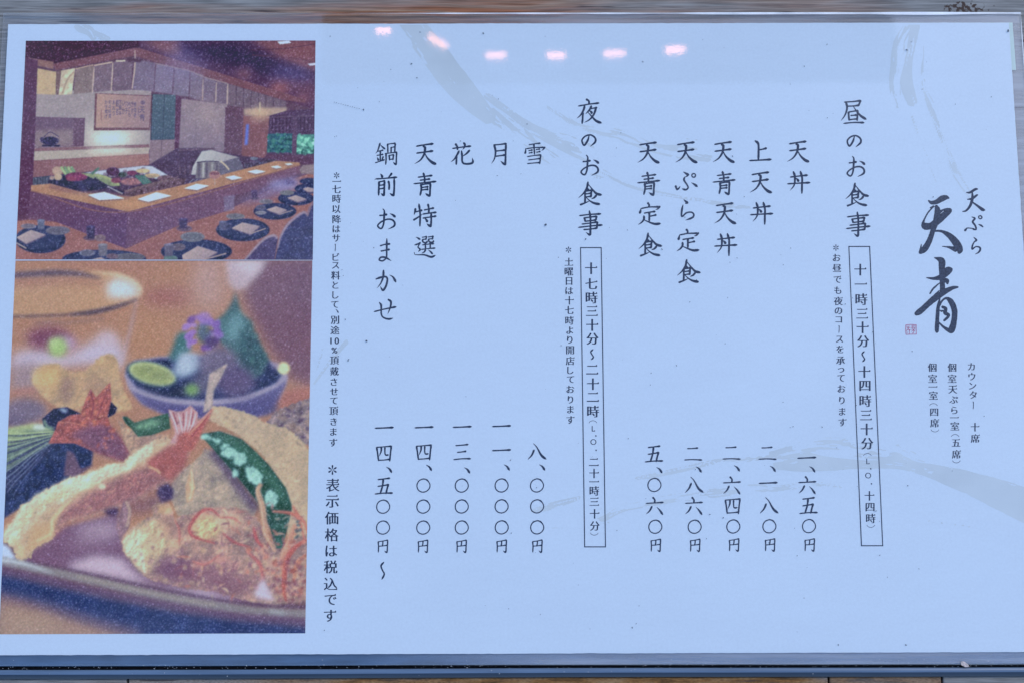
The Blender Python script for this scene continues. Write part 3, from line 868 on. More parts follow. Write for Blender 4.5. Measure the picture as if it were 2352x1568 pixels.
    poly([(1080, 590), (1352, 622), (1336, 906), (1064, 884)], (160, 128, 128), .8, tex=(20, .1), grad=((142, 112, 118), 0, 1))
    ell(1230, 680, 90, 60, (178, 146, 142), 12, .7)
    poly([(1340, 640), (1462, 640), (1446, 906), (1332, 914)], (98, 62, 70), .7)
    poly([(1448, 690), (1602, 690), (1586, 946), (1436, 946)], (136, 78, 72), .7, tex=(16, .1))
    poly([(1450, 648), (1704, 640), (1702, 690), (1450, 690)], (188, 148, 130), 2); ell(1545, 680, 60, 40, (222, 176, 140), 8, .8); line([(1545, 610), (1545, 670)], (226, 190, 160), 8, 1)
    poly([(1464, 740), (1480, 742), (1472, 862), (1454, 866)], (96, 116, 212), 1.6)
    # window
    poly([(1602, 690), (1705, 660), (1875, 650), (1870, 930), (1586, 920)], (76, 50, 68), .7)
    for x in range(1620, 1870, 21):
        line([(x, 690), (x - 2, 790)], (54, 36, 56), 5, .6)
    line([(1600, 700), (1870, 690)], (104, 74, 84), 5); line([(1600, 742), (1870, 730)], (58, 38, 56), 4)
    poly([(1592, 797), (1742, 796), (1736, 910), (1586, 906)], (34, 78, 84), .6, tex=(7, .5))
    lumps([(1592, 797), (1742, 796), (1736, 910), (1586, 906)], 60, 9, (56, 120, 96), .8, .7, 5, 25)
    poly([(1764, 804), (1870, 800), (1866, 916), (1740, 914)], (70, 130, 110), .6, tex=(7, .5))
    lumps([(1764, 804), (1870, 800), (1866, 916), (1740, 914)], 60, 12, (130, 200, 170), .8, .75, 6, 40)
    lumps([(1764, 870), (1870, 870), (1866, 916), (1740, 914)], 30, 9, (40, 90, 70), .8, .75, 7, 20)
    poly([(1742, 690), (1768, 690), (1762, 925), (1734, 925)], (88, 58, 74), .6)
    poly([(1586, 918), (1870, 930), (1870, 985), (1560, 950)], (84, 48, 62), 1)
    # behind the counter
    poly([(1050, 885), (1180, 880), (1450, 930), (1640, 950), (1600, 1010), (1300, 1080), (1100, 1110), (700, 1150), (300, 1110), (300, 1050), (880, 985)], (72, 50, 66), 1, tex=(14, .2))
    poly([(1060, 890), (1280, 880), (1280, 892), (1064, 900)], (96, 66, 74), .6)
    for x in (1070, 1100, 1130):
        line([(x, 985), (x, 1040)], (110, 76, 80), 7, .8)
    # food display
    ell(480, 1085, 195, 55, (44, 42, 66), 1, tex=(8, .4))
    ell(342, 1018, 30, 26, (198, 158, 136), .8); ell(346, 1054, 24, 20, (206, 168, 140), .8); ell(310, 1060, 14, 12, (180, 140, 124), .8)
    for i, x in enumerate((365, 385, 405, 425)):
        line([(x + 30, 1040), (x + 8, 1010), (x, 992)], ((168, 186, 128), (120, 150, 100))[i % 2], 15, .8)
    ell(455, 1052, 66, 26, (122, 44, 66), .9, tex=(6, .5)); ell(425, 1064, 30, 14, (150, 60, 74), .8)
    poly([(505, 1028), (850, 988), (905, 990), (1000, 1045), (930, 1066), (800, 1016), (600, 1044)], (196, 196, 212), .7)
    lumps([(510, 1036), (900, 1000), (960, 1050), (700, 1090)], 50, 14, (120, 88, 96), .8, .8, 8, 36)
    poly([(478, 1030), (560, 1034), (660, 1060), (720, 1106), (650, 1110), (560, 1066)], (146, 146, 96), .7, tex=(7, .25)); line([(575, 1040), (650, 1064), (710, 1100)], (176, 172, 112), 14, .8)
    line([(545, 1036), (590, 1000)], (78, 110, 84), 14, .8); ell(672, 1022, 40, 26, (68, 36, 56), .8, tex=(5, .6)); ell(730, 1040, 26, 16, (60, 70, 60), .8, tex=(5, .6))
    ell(850, 1018, 42, 13, (212, 176, 130), .8, tex=(5, .3)); ell(905, 1046, 46, 13, (206, 168, 128), .8, tex=(5, .3)); ell(785, 1030, 30, 14, (120, 52, 70), .8)
    ell(780, 1082, 62, 22, (158, 96, 92), .9, tex=(6, .5)); ell(690, 1075, 30, 16, (130, 56, 66), .8)
    for i in range(4):
        line([(806 + i * 16, 1044), (860 + i * 15, 1098)], (66 + 14 * (i % 2), 108, 88), 13, .7)
    ell(985, 1062, 50, 18, (110, 74, 74), .8, tex=(5, .6))
    poly([(690, 1148), (1000, 1060), (1110, 1062), (1092, 1096), (780, 1172)], (92, 62, 62), .7, tex=(5, .6))
    for i in range(9):
        line([(720 + i * 36, 1150 - i * 9), (790 + i * 34, 1120 - i * 9)], (132, 96, 84), 4, .5)
    poly([(1110, 1090), (1170, 1060), (1280, 1060), (1200, 1092)], (62, 52, 72), .7)
    for i in range(5):
        line([(1125 + i * 26, 1090), (1150 + i * 26, 1066)], (150, 140, 150), 4, .5)
    line([(560, 1062), (640, 1110), (740, 1150)], (40, 36, 60), 16, .8); line([(640, 1110), (700, 1140), (730, 1155)], (180, 160, 160), 7, .7)
    # metal hood and pot
    poly([(1148, 990), (1200, 902), (1256, 894), (1422, 938), (1376, 950), (1300, 975), (1286, 1044), (1136, 1040)], (206, 202, 202), .7, grad=((176, 158, 158), 1, .5))
    poly([(1306, 968), (1420, 938), (1452, 1012), (1350, 1044), (1300, 1050)], (102, 90, 98), .8)
    line([(1310, 960), (1340, 985), (1362, 1012)], (220, 186, 160), 10, .7)
    poly([(1172, 966), (1304, 962), (1308, 1062), (1162, 1062)], (128, 110, 108), .7)
    for x, c in ((1185, (84, 70, 76)), (1210, (190, 178, 172)), (1230, (92, 76, 82)), (1262, (170, 156, 150)), (1290, (90, 76, 82))):
        line([(x, 968), (x - 2, 1058)], c, 12, 1.2)
    line([(1170, 968), (1238, 960), (1304, 964)], (60, 48, 58), 6)
    poly([(1450, 975), (1640, 950), (1650, 975), (1460, 1022)], (66, 54, 66), .8, tex=(6, .4)); line([(1490, 942), (1560, 975), (1590, 1000)], (70, 64, 80), 9, .7); ell(1510, 944, 24, 9, (110, 106, 116), .7)
    # counter top and fronts
    poly([(186, 1104), (300, 1094), (500, 1150), (780, 1172), (1100, 1098), (1640, 958), (1780, 968), (1784, 986), (762, 1262), (186, 1138)], (188, 124, 86), .7, tex=(24, .1))
    poly([(300, 1096), (500, 1150), (780, 1172), (760, 1186), (480, 1166), (290, 1120)], (150, 92, 74), 1.5, .8)
    ell(480, 1170, 90, 18, (208, 146, 104), 5, .7); ell(760, 1215, 110, 22, (214, 150, 106), 6, .8); ell(1250, 1085, 70, 14, (206, 144, 110), 5, .6)
    for q in ([(522, 1160), (620, 1143), (744, 1182), (590, 1192)], [(816, 1186), (930, 1144), (1022, 1166), (884, 1202)], [(1092, 1122), (1170, 1094), (1244, 1106), (1172, 1132)],
              [(1338, 1056), (1390, 1044), (1444, 1060), (1380, 1072)], [(1468, 1022), (1524, 1010), (1582, 1022), (1522, 1036)], [(1606, 992), (1650, 986), (1678, 998), (1640, 1004)], [(1690, 975), (1725, 972), (1745, 980), (1710, 984)]):
        poly(np.array(q) + (0, 5), (130, 90, 90), 1.5)
        poly(q, (246, 238, 232), .6)
    ell(1276, 1042, 34, 24, (176, 112, 100), .8); line([(1276, 1064), (1278, 1100)], (200, 170, 165), 4); ell(1276, 1034, 28, 8, (120, 66, 66), .7)
    poly([(182, 1138), (762, 1262), (748, 1478), (168, 1316)], (106, 62, 74), .7, tex=(20, .08), grad=((92, 56, 80), .3, 1))
    poly([(762, 1262), (1784, 986), (1790, 1030), (1530, 1130), (1330, 1180), (1330, 1262), (1060, 1344), (748, 1480)], (122, 74, 82), .7, tex=(20, .08), grad=((104, 66, 86), 0, 1))
    line([(186, 1136), (762, 1260), (1784, 984)], (150, 92, 74), 6, .8)
    # lower table
    poly([(98, 1318), (168, 1308), (330, 1320), (750, 1480), (1060, 1344), (1330, 1262), (1500, 1180), (1700, 1080), (1880, 1020), (1880, 1560), (80, 1560)], (162, 94, 76), .7, tex=(30, .1))
    poly([(1380, 1230), (1600, 1100), (1700, 1060), (1790, 1040), (1760, 1120), (1560, 1200)], (126, 100, 132), 7, .85)
    ell(1690, 1100, 90, 26, (168, 158, 208), 7, .8); ell(1720, 1085, 40, 10, (70, 56, 90), 3, .9)
    poly([(1332, 1170), (1394, 1160), (1392, 1250), (1334, 1262)], (140, 116, 140), 1.2, .7)
    ell(180, 1360, 120, 40, (186, 112, 82), 10, .7); ell(900, 1470, 120, 40, (150, 86, 74), 12, .7)
    for e in ((242, 1424, 150, 84), (620, 1540, 250, 54), (1168, 1496, 212, 72), (1444, 1368, 160, 68), (1634, 1258, 128, 50), (1760, 1182, 108, 42), (1830, 1124, 80, 30), (1840, 1080, 60, 20)):
        ell(*e, (34, 42, 72), .8, tex=(8, .3))
        ell(e[0], e[1] - e[3] * .12, e[2] * .86, e[3] * .8, (44, 52, 82), 1.5, .7)
    for q in ([(98, 1412), (184, 1368), (274, 1396), (156, 1450)], [(1082, 1518), (1176, 1464), (1294, 1500), (1204, 1552), (1090, 1552)], [(1376, 1358), (1440, 1324), (1546, 1346), (1488, 1394)],
              [(1582, 1248), (1640, 1228), (1708, 1250), (1660, 1274)], [(1706, 1178), (1760, 1162), (1824, 1186), (1770, 1202)], [(1800, 1124), (1830, 1114), (1870, 1124), (1870, 1142), (1830, 1142)], [(540, 1545), (600, 1530), (660, 1560), (530, 1560)]):
        poly(np.array(q) + (2, 6), (110, 84, 96), .8)
        poly(q, (204, 172, 162), .6, grad=((172, 140, 142), 1, .4))
    line([(98, 1445), (158, 1478)], (190, 160, 150), 7); line([(1210, 1545), (1345, 1508)], (176, 140, 130), 8); line([(1490, 1390), (1580, 1360)], (180, 146, 136), 6); line([(1660, 1276), (1740, 1252)], (180, 146, 136), 5)
    for e, c in (((170, 1346, 46, 15), (134, 116, 120)), ((345, 1372, 72, 26), (112, 100, 108)), ((1145, 1410, 72, 30), (120, 112, 114)), ((1400, 1288, 56, 18), (124, 112, 112)), ((1582, 1200, 42, 14), (130, 116, 118)),
                 ((1706, 1148, 42, 15), (124, 116, 112)), ((1340, 1348, 40, 24), (60, 60, 84)), ((1550, 1266, 34, 11), (150, 136, 140)), ((1550, 1236, 30, 16), (90, 84, 100)), ((520, 1505, 46, 20), (112, 104, 116)), ((770, 1530, 92, 24), (104, 96, 98)), ((1060, 1470, 44, 22), (108, 88, 92)), ((1015, 1538, 42, 18), (100, 124, 110)), ((668, 1524, 36, 16), (120, 88, 92)), ((540, 1416, 44, 16), (96, 66, 74)), ((596, 1416, 34, 20), (140, 104, 100)), ((1096, 1360, 48, 18), (104, 74, 84)), ((1515, 1180, 26, 10), (96, 74, 88))):
        ell(*e, c, .8, tex=(6, .25))
        ell(e[0], e[1] - 2, e[2] * .75, e[3] * .6, tuple(np.array(c) * .82), 1, .8)
    for x, y, w, h, c in ((245, 1338, 22, 26, (92, 92, 108)), (540, 1384, 26, 36, (52, 44, 70)), (1090, 1332, 26, 28, (60, 48, 74)), (612, 1490, 28, 34, (112, 100, 104)), (1004, 1490, 28, 34, (96, 84, 96)), (1512, 1158, 18, 20, (70, 52, 76)), (1325, 1345, 22, 24, (84, 80, 100))):
        poly([(x - w, y - h), (x + w, y - h), (x + w * .8, y + h), (x - w * .8, y + h)], c, 1)
        ell(x, y - h, w, 7, tuple(np.array(c) * 1.3), .7)
    # chairs
    poly([(1440, 1560), (1560, 1430), (1622, 1398), (1652, 1420), (1630, 1560)], (70, 58, 86), .8, tex=(10, .2)); line([(1446, 1556), (1560, 1432), (1626, 1402), (1650, 1420)], (168, 136, 146), 16, 1, taper=(.6, 1, .8))
    poly([(1632, 1560), (1660, 1420), (1712, 1330), (1800, 1262), (1832, 1282), (1850, 1230), (1880, 1200), (1880, 1560)], (52, 54, 86), .8, tex=(10, .2)); line([(1650, 1480), (1672, 1400), (1720, 1326), (1800, 1266), (1826, 1276)], (164, 132, 146), 16, 1, taper=(.5, 1, .8))
    line([(1826, 1290), (1840, 1240), (1872, 1190)], (140, 108, 120), 10, 1)
    poly([(1780, 1010), (1800, 985), (1875, 978), (1875, 1040), (1790, 1034)], (150, 118, 112), .9)
    # steam
    ell(1090, 400, 130, 70, (140, 118, 156), 16, .5); ell(1000, 460, 150, 60, (140, 112, 132), 16, .4); ell(1060, 330, 50, 40, (150, 130, 176), 12, .4); ell(1740, 440, 130, 44, (104, 88, 134), 14, .5); ell(1240, 540, 120, 60, (134, 104, 116), 16, .35)

def paint_tempura():
    global _view, _clip
    _view = 2
    _clip = (int(round((654 - CY0) * KC)), 10 ** 6)
    poly([(-30, 20), (1900, 20), (1900, 1700), (-30, 1700)], (188, 124, 90), 0)
    poly([(1150, 10), (1340, 10), (1300, 330), (1160, 300)], (196, 148, 138), 18)
    poly([(1540, 10), (1900, 10), (1900, 800), (1720, 720), (1600, 560), (1500, 380), (1440, 220)], (124, 80, 86), 12)
    poly([(1700, 10), (1900, 10), (1900, 500), (1760, 400)], (112, 74, 84), 24, .7)
    ell(900, 480, 220, 130, (196, 132, 92), 30, .8); ell(1000, 245, 150, 46, (168, 92, 76), 12, .9); ell(640, 60, 300, 40, (182, 112, 86), 14, .6)
    ell(1200, 250, 130, 60, (200, 144, 118), 22, .5)
    poly([(1340, 20), (1600, 20), (1540, 110), (1460, 190), (1400, 205), (1360, 150)], (204, 178, 190), 6); ell(1410, 140, 52, 60, (196, 162, 168), 8, .7)
    ell(1480, 60, 70, 30, (222, 200, 212), 8, .6)
    # glass bowl, out of focus
    poly([(60, 100), (300, 90), (560, 92), (720, 120), (820, 170), (838, 210), (790, 270), (640, 320), (430, 350), (60, 370)], (198, 142, 104), 4, grad=((206, 148, 110), 1, 0))
    poly([(60, 130), (420, 120), (600, 150), (640, 190), (560, 170), (380, 160), (60, 180)], (172, 104, 80), 8, .8)
    line([(60, 118), (300, 104), (460, 108), (600, 134)], (92, 70, 74), 34, 3.5, taper=(.9, 1, .8, .2))
    line([(550, 96), (700, 116), (800, 160), (834, 208), (815, 252)], (226, 190, 156), 26, 3.5, taper=(.3, 1, 1, .9, .4))
    poly([(630, 170), (700, 130), (790, 160), (830, 205), (800, 250), (700, 255), (640, 250)], (226, 210, 216), 7)
    line([(60, 362), (250, 358), (420, 350), (600, 326), (740, 290), (815, 258)], (120, 84, 70), 16, 2.6)
    line([(420, 352), (540, 340), (640, 318), (760, 284)], (84, 66, 66), 24, 3, taper=(.3, 1, .9, .4))
    line([(200, 400), (430, 396), (620, 372)], (134, 96, 86), 12, 4, .7)
    line([(812, 262), (785, 400), (750, 540), (715, 640)], (186, 146, 148), 18, 4, taper=(.6, 1, .8))
    # pale food behind
    poly([(60, 600), (120, 560), (250, 545), (400, 590), (520, 520), (640, 465), (720, 520), (745, 600), (720, 680), (560, 640), (380, 660), (60, 680)], (202, 182, 204), 10)
    poly([(60, 650), (240, 640), (260, 800), (60, 800)], (168, 134, 136), 12)
    ell(640, 500, 60, 50, (208, 178, 190), 10)
    ell(290, 490, 130, 62, (126, 62, 74), 9); ell(400, 520, 60, 44, (190, 150, 186), 8, .9); ell(345, 540, 58, 58, (172, 190, 112), 6); ell(320, 520, 30, 26, (200, 212, 150), 5, .8)
    line([(60, 820), (150, 800), (220, 790)], (190, 110, 86), 26, 5, .8)
    ell(150, 920, 130, 76, (126, 102, 112), 7); ell(80, 980, 80, 40, (110, 90, 106), 8)
    # tempura at the back
    T0 = [(190, 740), (215, 680), (265, 650), (340, 640), (372, 668), (430, 690), (500, 684), (560, 640), (600, 592), (660, 584), (700, 610), (705, 690), (740, 800), (790, 900), (700, 930), (520, 910), (380, 900), (310, 880), (240, 815)]
    poly(T0, (200, 154, 112), 2, tex=(22, .16, .35), rough=1.2)
    ell(300, 720, 86, 70, (222, 180, 118), 8, .9); ell(215, 720, 20, 50, (236, 206, 150), 5, .7); poly([(370, 690), (440, 720), (430, 860), (370, 880), (350, 780)], (156, 110, 92), 8, .8)
    ell(650, 690, 50, 70, (206, 160, 118), 9, .7); ell(560, 780, 90, 70, (176, 124, 98), 12, .6); ell(655, 610, 40, 24, (190, 146, 106), 4, .7)
    lumps(T0, 60, 14, (214, 170, 122), 3, .5, 21, 22)
    # dark bowl
    poly([(742, 690), (800, 620), (960, 596), (1200, 590), (1560, 590), (1690, 670), (1712, 720), (1670, 840), (1600, 930), (1480, 965), (1000, 950), (840, 870), (770, 790)], (160, 140, 164), 3)
    poly([(752, 700), (820, 632), (960, 608), (1560, 600), (1680, 690), (1640, 760), (1450, 830), (1200, 858), (1000, 838), (810, 775)], (36, 46, 76), 3, tex=(10, .25))
    poly([(775, 795), (1000, 868), (1210, 888), (1460, 856), (1650, 770), (1705, 730), (1660, 860), (1590, 935), (1470, 968), (1010, 952), (850, 880)], (120, 106, 136), 4, grad=((70, 62, 104), .2, 1))
    line([(746, 705), (800, 790), (1000, 852), (1210, 872), (1450, 842), (1640, 766), (1705, 700)], (172, 152, 172), 24, 2.5, taper=(.6, 1, 1, .9, .6))
    ell(905, 702, 158, 72, (44, 64, 74), 3, rot=14); ell(905, 696, 142, 62, (206, 206, 150), 3, rot=14); ell(910, 700, 128, 52, (156, 154, 92), 4, rot=14, tex=(12, .12))
    poly([(800, 780), (1000, 810), (1100, 760), (1110, 840), (960, 830)], (38, 46, 66), 4)
    # leaves, radish, purple shiso flowers
    poly([(1060, 470), (1110, 450), (1130, 560), (1050, 630), (1000, 610)], (58, 102, 98), 5); ell(1090, 520, 40, 60, (70, 112, 100), 6, .8)
    poly([(1270, 400), (1340, 340), (1384, 270), (1400, 214), (1420, 290), (1440, 350), (1500, 390), (1520, 480), (1600, 620), (1560, 700), (1480, 740), (1400, 640), (1330, 540), (1280, 480)], (62, 94, 88), 4, tex=(16, .22))
    ell(1398, 430, 56, 90, (116, 150, 150), 8, .9, rot=15); poly([(1430, 440), (1520, 470), (1590, 610), (1500, 720), (1420, 610)], (50, 82, 80), 5, tex=(9, .3))
    lumps([(1430, 440), (1520, 470), (1590, 610), (1500, 720), (1420, 610)], 30, 16, (76, 112, 104), 2.5, .6, 31, 14)
    poly([(1080, 566), (1180, 578), (1210, 650), (1150, 700), (1070, 726), (1018, 690)], (172, 180, 200), 6); ell(1100, 640, 40, 50, (190, 196, 214), 6, .7)
    ell(1300, 640, 120, 110, (116, 98, 114), 8, tex=(16, .15)); ell(1400, 745, 116, 96, (92, 74, 100), 8, tex=(16, .15)); ell(1210, 760, 70, 60, (110, 96, 108), 8, .8)
    lumps([(1110, 400), (1190, 340), (1290, 380), (1330, 480), (1240, 560), (1130, 560), (1100, 470)], 46, 24, (146, 100, 170), 2.4, .9, 32, 20)
    ell(1210, 460, 46, 60, (66, 92, 92), 5, .8); ell(1260, 510, 46, 36, (74, 54, 92), 4, .85); lumps([(1120, 470), (1150, 450), (1160, 560), (1110, 560)], 10, 22, (160, 112, 182), 2, .9, 33, 10)
    ell(1215, 370, 40, 36, (164, 120, 186), 3, .8)
    ell(1140, 792, 42, 36, (128, 158, 84), 5); ell(1685, 665, 37, 36, (252, 240, 176), 2.4); ell(1640, 650, 24, 20, (170, 140, 160), 4, .8)
    poly([(1690, 800), (1860, 772), (1860, 850), (1660, 920), (1640, 890)], (186, 106, 82), 5); poly([(1560, 940), (1660, 860), (1640, 930)], (72, 62, 90), 5)
    # fish and brown mushrooms on the right
    BR = [(1580, 990), (1640, 920), (1760, 870), (1880, 830), (1880, 1140), (1770, 1110), (1650, 1030)]
    poly(BR, (136, 108, 104), 1.2, tex=(18, .35, .8), rough=1.2)
    lumps(BR, 40, 20, (176, 138, 120), 1.6, .7, 41, 24); lumps(BR, 26, 14, (84, 62, 78), 1.6, .7, 42, 12)
    F0 = [(1215, 960), (1260, 890), (1330, 890), (1440, 920), (1520, 945), (1560, 985), (1700, 1020), (1790, 1090), (1860, 1180), (1870, 1720), (1720, 1720), (1660, 1320), (1560, 1180), (1400, 1050)]
    poly(F0, (202, 168, 136), 1.4, tex=(26, .12, .2), rough=1.0)
    lumps(F0, 160, 13, (222, 188, 152), 1.4, .45, 43, 20); lumps(F0, 70, 11, (160, 120, 100), 1.4, .4, 44, 14)
    poly([(1310, 960), (1370, 1000), (1420, 1050), (1340, 1010)], (226, 190, 146), 2, .8)
    # thin shrimp feeler
    poly([(1206, 930), (1226, 810), (1244, 700), (1300, 664), (1356, 636), (1316, 720), (1272, 800), (1262, 910)], (184, 154, 146), 1.6, tex=(10, .2)); line([(1236, 900), (1250, 800), (1300, 690)], (216, 190, 178), 12, 2, .7)
    # eggplant with fan of slices
    poly([(30, 1150), (300, 1080), (420, 1080), (560, 1120), (545, 1240), (430, 1310), (345, 1350), (20, 1560)], (32, 46, 80), 2, tex=(8, .3))
    poly([(40, 1030), (200, 1020), (340, 1020), (340, 1110), (260, 1200), (30, 1420)], (40, 48, 76), 1, tex=(10, .2))
    poly([(338, 1036), (250, 1036), (130, 1040), (30, 1036), (30, 1130), (130, 1110), (250, 1080), (336, 1066)], (150, 158, 112), 1.5, tex=(9, .2))
    poly([(338, 1060), (250, 1085), (130, 1120), (20, 1140), (20, 1290), (120, 1220), (240, 1150), (330, 1096)], (104, 116, 96), 2.5, tex=(9, .25))
    for p, c, w in (([(335, 1046), (220, 1056), (120, 1066), (30, 1062)], (66, 74, 76), 9), ([(335, 1056), (230, 1076), (120, 1098), (24, 1108)], (60, 68, 78), 11), ([(334, 1066), (230, 1100), (110, 1146), (20, 1176)], (52, 60, 78), 13), ([(330, 1078), (230, 1126), (110, 1196), (20, 1244)], (46, 54, 78), 16),
                    ([(332, 1042), (210, 1048), (100, 1054), (28, 1050)], (204, 208, 160), 5), ([(334, 1052), (220, 1068), (110, 1086), (26, 1090)], (198, 204, 156), 6), ([(332, 1062), (230, 1090), (110, 1126), (22, 1150)], (186, 194, 150), 6), ([(330, 1072), (230, 1114), (110, 1174), (20, 1214)], (176, 186, 150), 5),
                    ([(326, 1090), (220, 1150), (110, 1230), (20, 1290)], (168, 174, 160), 5), ([(318, 1102), (200, 1180), (100, 1270), (20, 1330)], (150, 156, 168), 5), ([(300, 1116), (190, 1212), (100, 1300), (30, 1366)], (140, 146, 166), 4), ([(280, 1140), (180, 1250), (100, 1330), (44, 1400)], (128, 136, 160), 4), ([(260, 1180), (170, 1290), (110, 1370), (80, 1420)], (120, 128, 156), 3)):
        line(p, c, w, .9, .85, taper=(.3, 1, 1, .8))
    poly([(40, 1020), (200, 990), (300, 1006), (320, 1040), (180, 1040), (40, 1060)], (180, 186, 128), 2.5, .9); ell(235, 1014, 40, 18, (214, 222, 228), 3, .8)
    poly([(250, 965), (320, 905), (400, 896), (485, 936), (420, 960), (350, 1000), (335, 1030), (262, 1010)], (34, 40, 66), 1, tex=(8, .3)); ell(380, 915, 24, 10, (190, 200, 220), 2, .8, rot=20); line([(262, 972), (280, 1010), (320, 1024)], (120, 140, 110), 18, 2)
    poly([(380, 1300), (400, 1150), (440, 1170), (480, 1260), (560, 1240), (440, 1320)], (104, 74, 84), 2, tex=(10, .2))
    # red shrimp tails
    R0 = [(288, 1112), (330, 1030), (345, 985), (420, 942), (482, 936), (508, 855), (540, 785), (572, 838), (656, 748), (664, 850), (640, 950), (660, 1010), (720, 1080), (772, 1170), (744, 1222), (560, 1160), (440, 1110), (380, 1110)]
    poly([(640, 880), (660, 862), (698, 900), (684, 936), (640, 960)], (34, 36, 60), 1)
    poly(R0, (174, 84, 68), 1, tex=(11, .26, .5))
    poly([(420, 1060), (560, 990), (660, 1010), (720, 1080), (772, 1170), (744, 1222), (560, 1160)], (128, 74, 84), 5, tex=(12, .2, .4))
    lumps(R0, 50, 14, (214, 108, 76), 1.4, .55, 45, 20); lumps([(480, 930), (570, 840), (656, 760), (640, 950), (560, 1000)], 24, 12, (226, 130, 92), 1.3, .6, 46, 12)
    line([(540, 800), (556, 880), (540, 960)], (120, 44, 52), 6, .9, .7); line([(650, 770), (610, 870), (580, 960)], (120, 44, 52), 5, .9, .7); line([(345, 985), (430, 990), (520, 1010)], (220, 130, 100), 8, 1, .6)
    # batter between
    B0 = [(700, 960), (760, 1020), (860, 1060), (1010, 1060), (980, 1130), (860, 1160), (780, 1180), (740, 1100)]
    poly(B0, (190, 144, 116), 2, tex=(16, .18, .6)); ell(880, 1100, 90, 34, (150, 100, 86), 8, .6)
    # green peppers
    poly([(728, 952), (756, 952), (800, 988), (900, 958), (1002, 930), (1014, 1022), (905, 1062), (822, 1072), (780, 1022), (744, 990)], (48, 84, 56), 1.2, tex=(10, .25)); ell(880, 1000, 80, 22, (134, 168, 126), 4, .85, rot=-14, tex=(6, .3)); line([(735, 955), (770, 1000)], (34, 62, 50), 16, 1)
    _v3_pepper()

def z3(*pts):
    return [tuple(p) for p in pts]

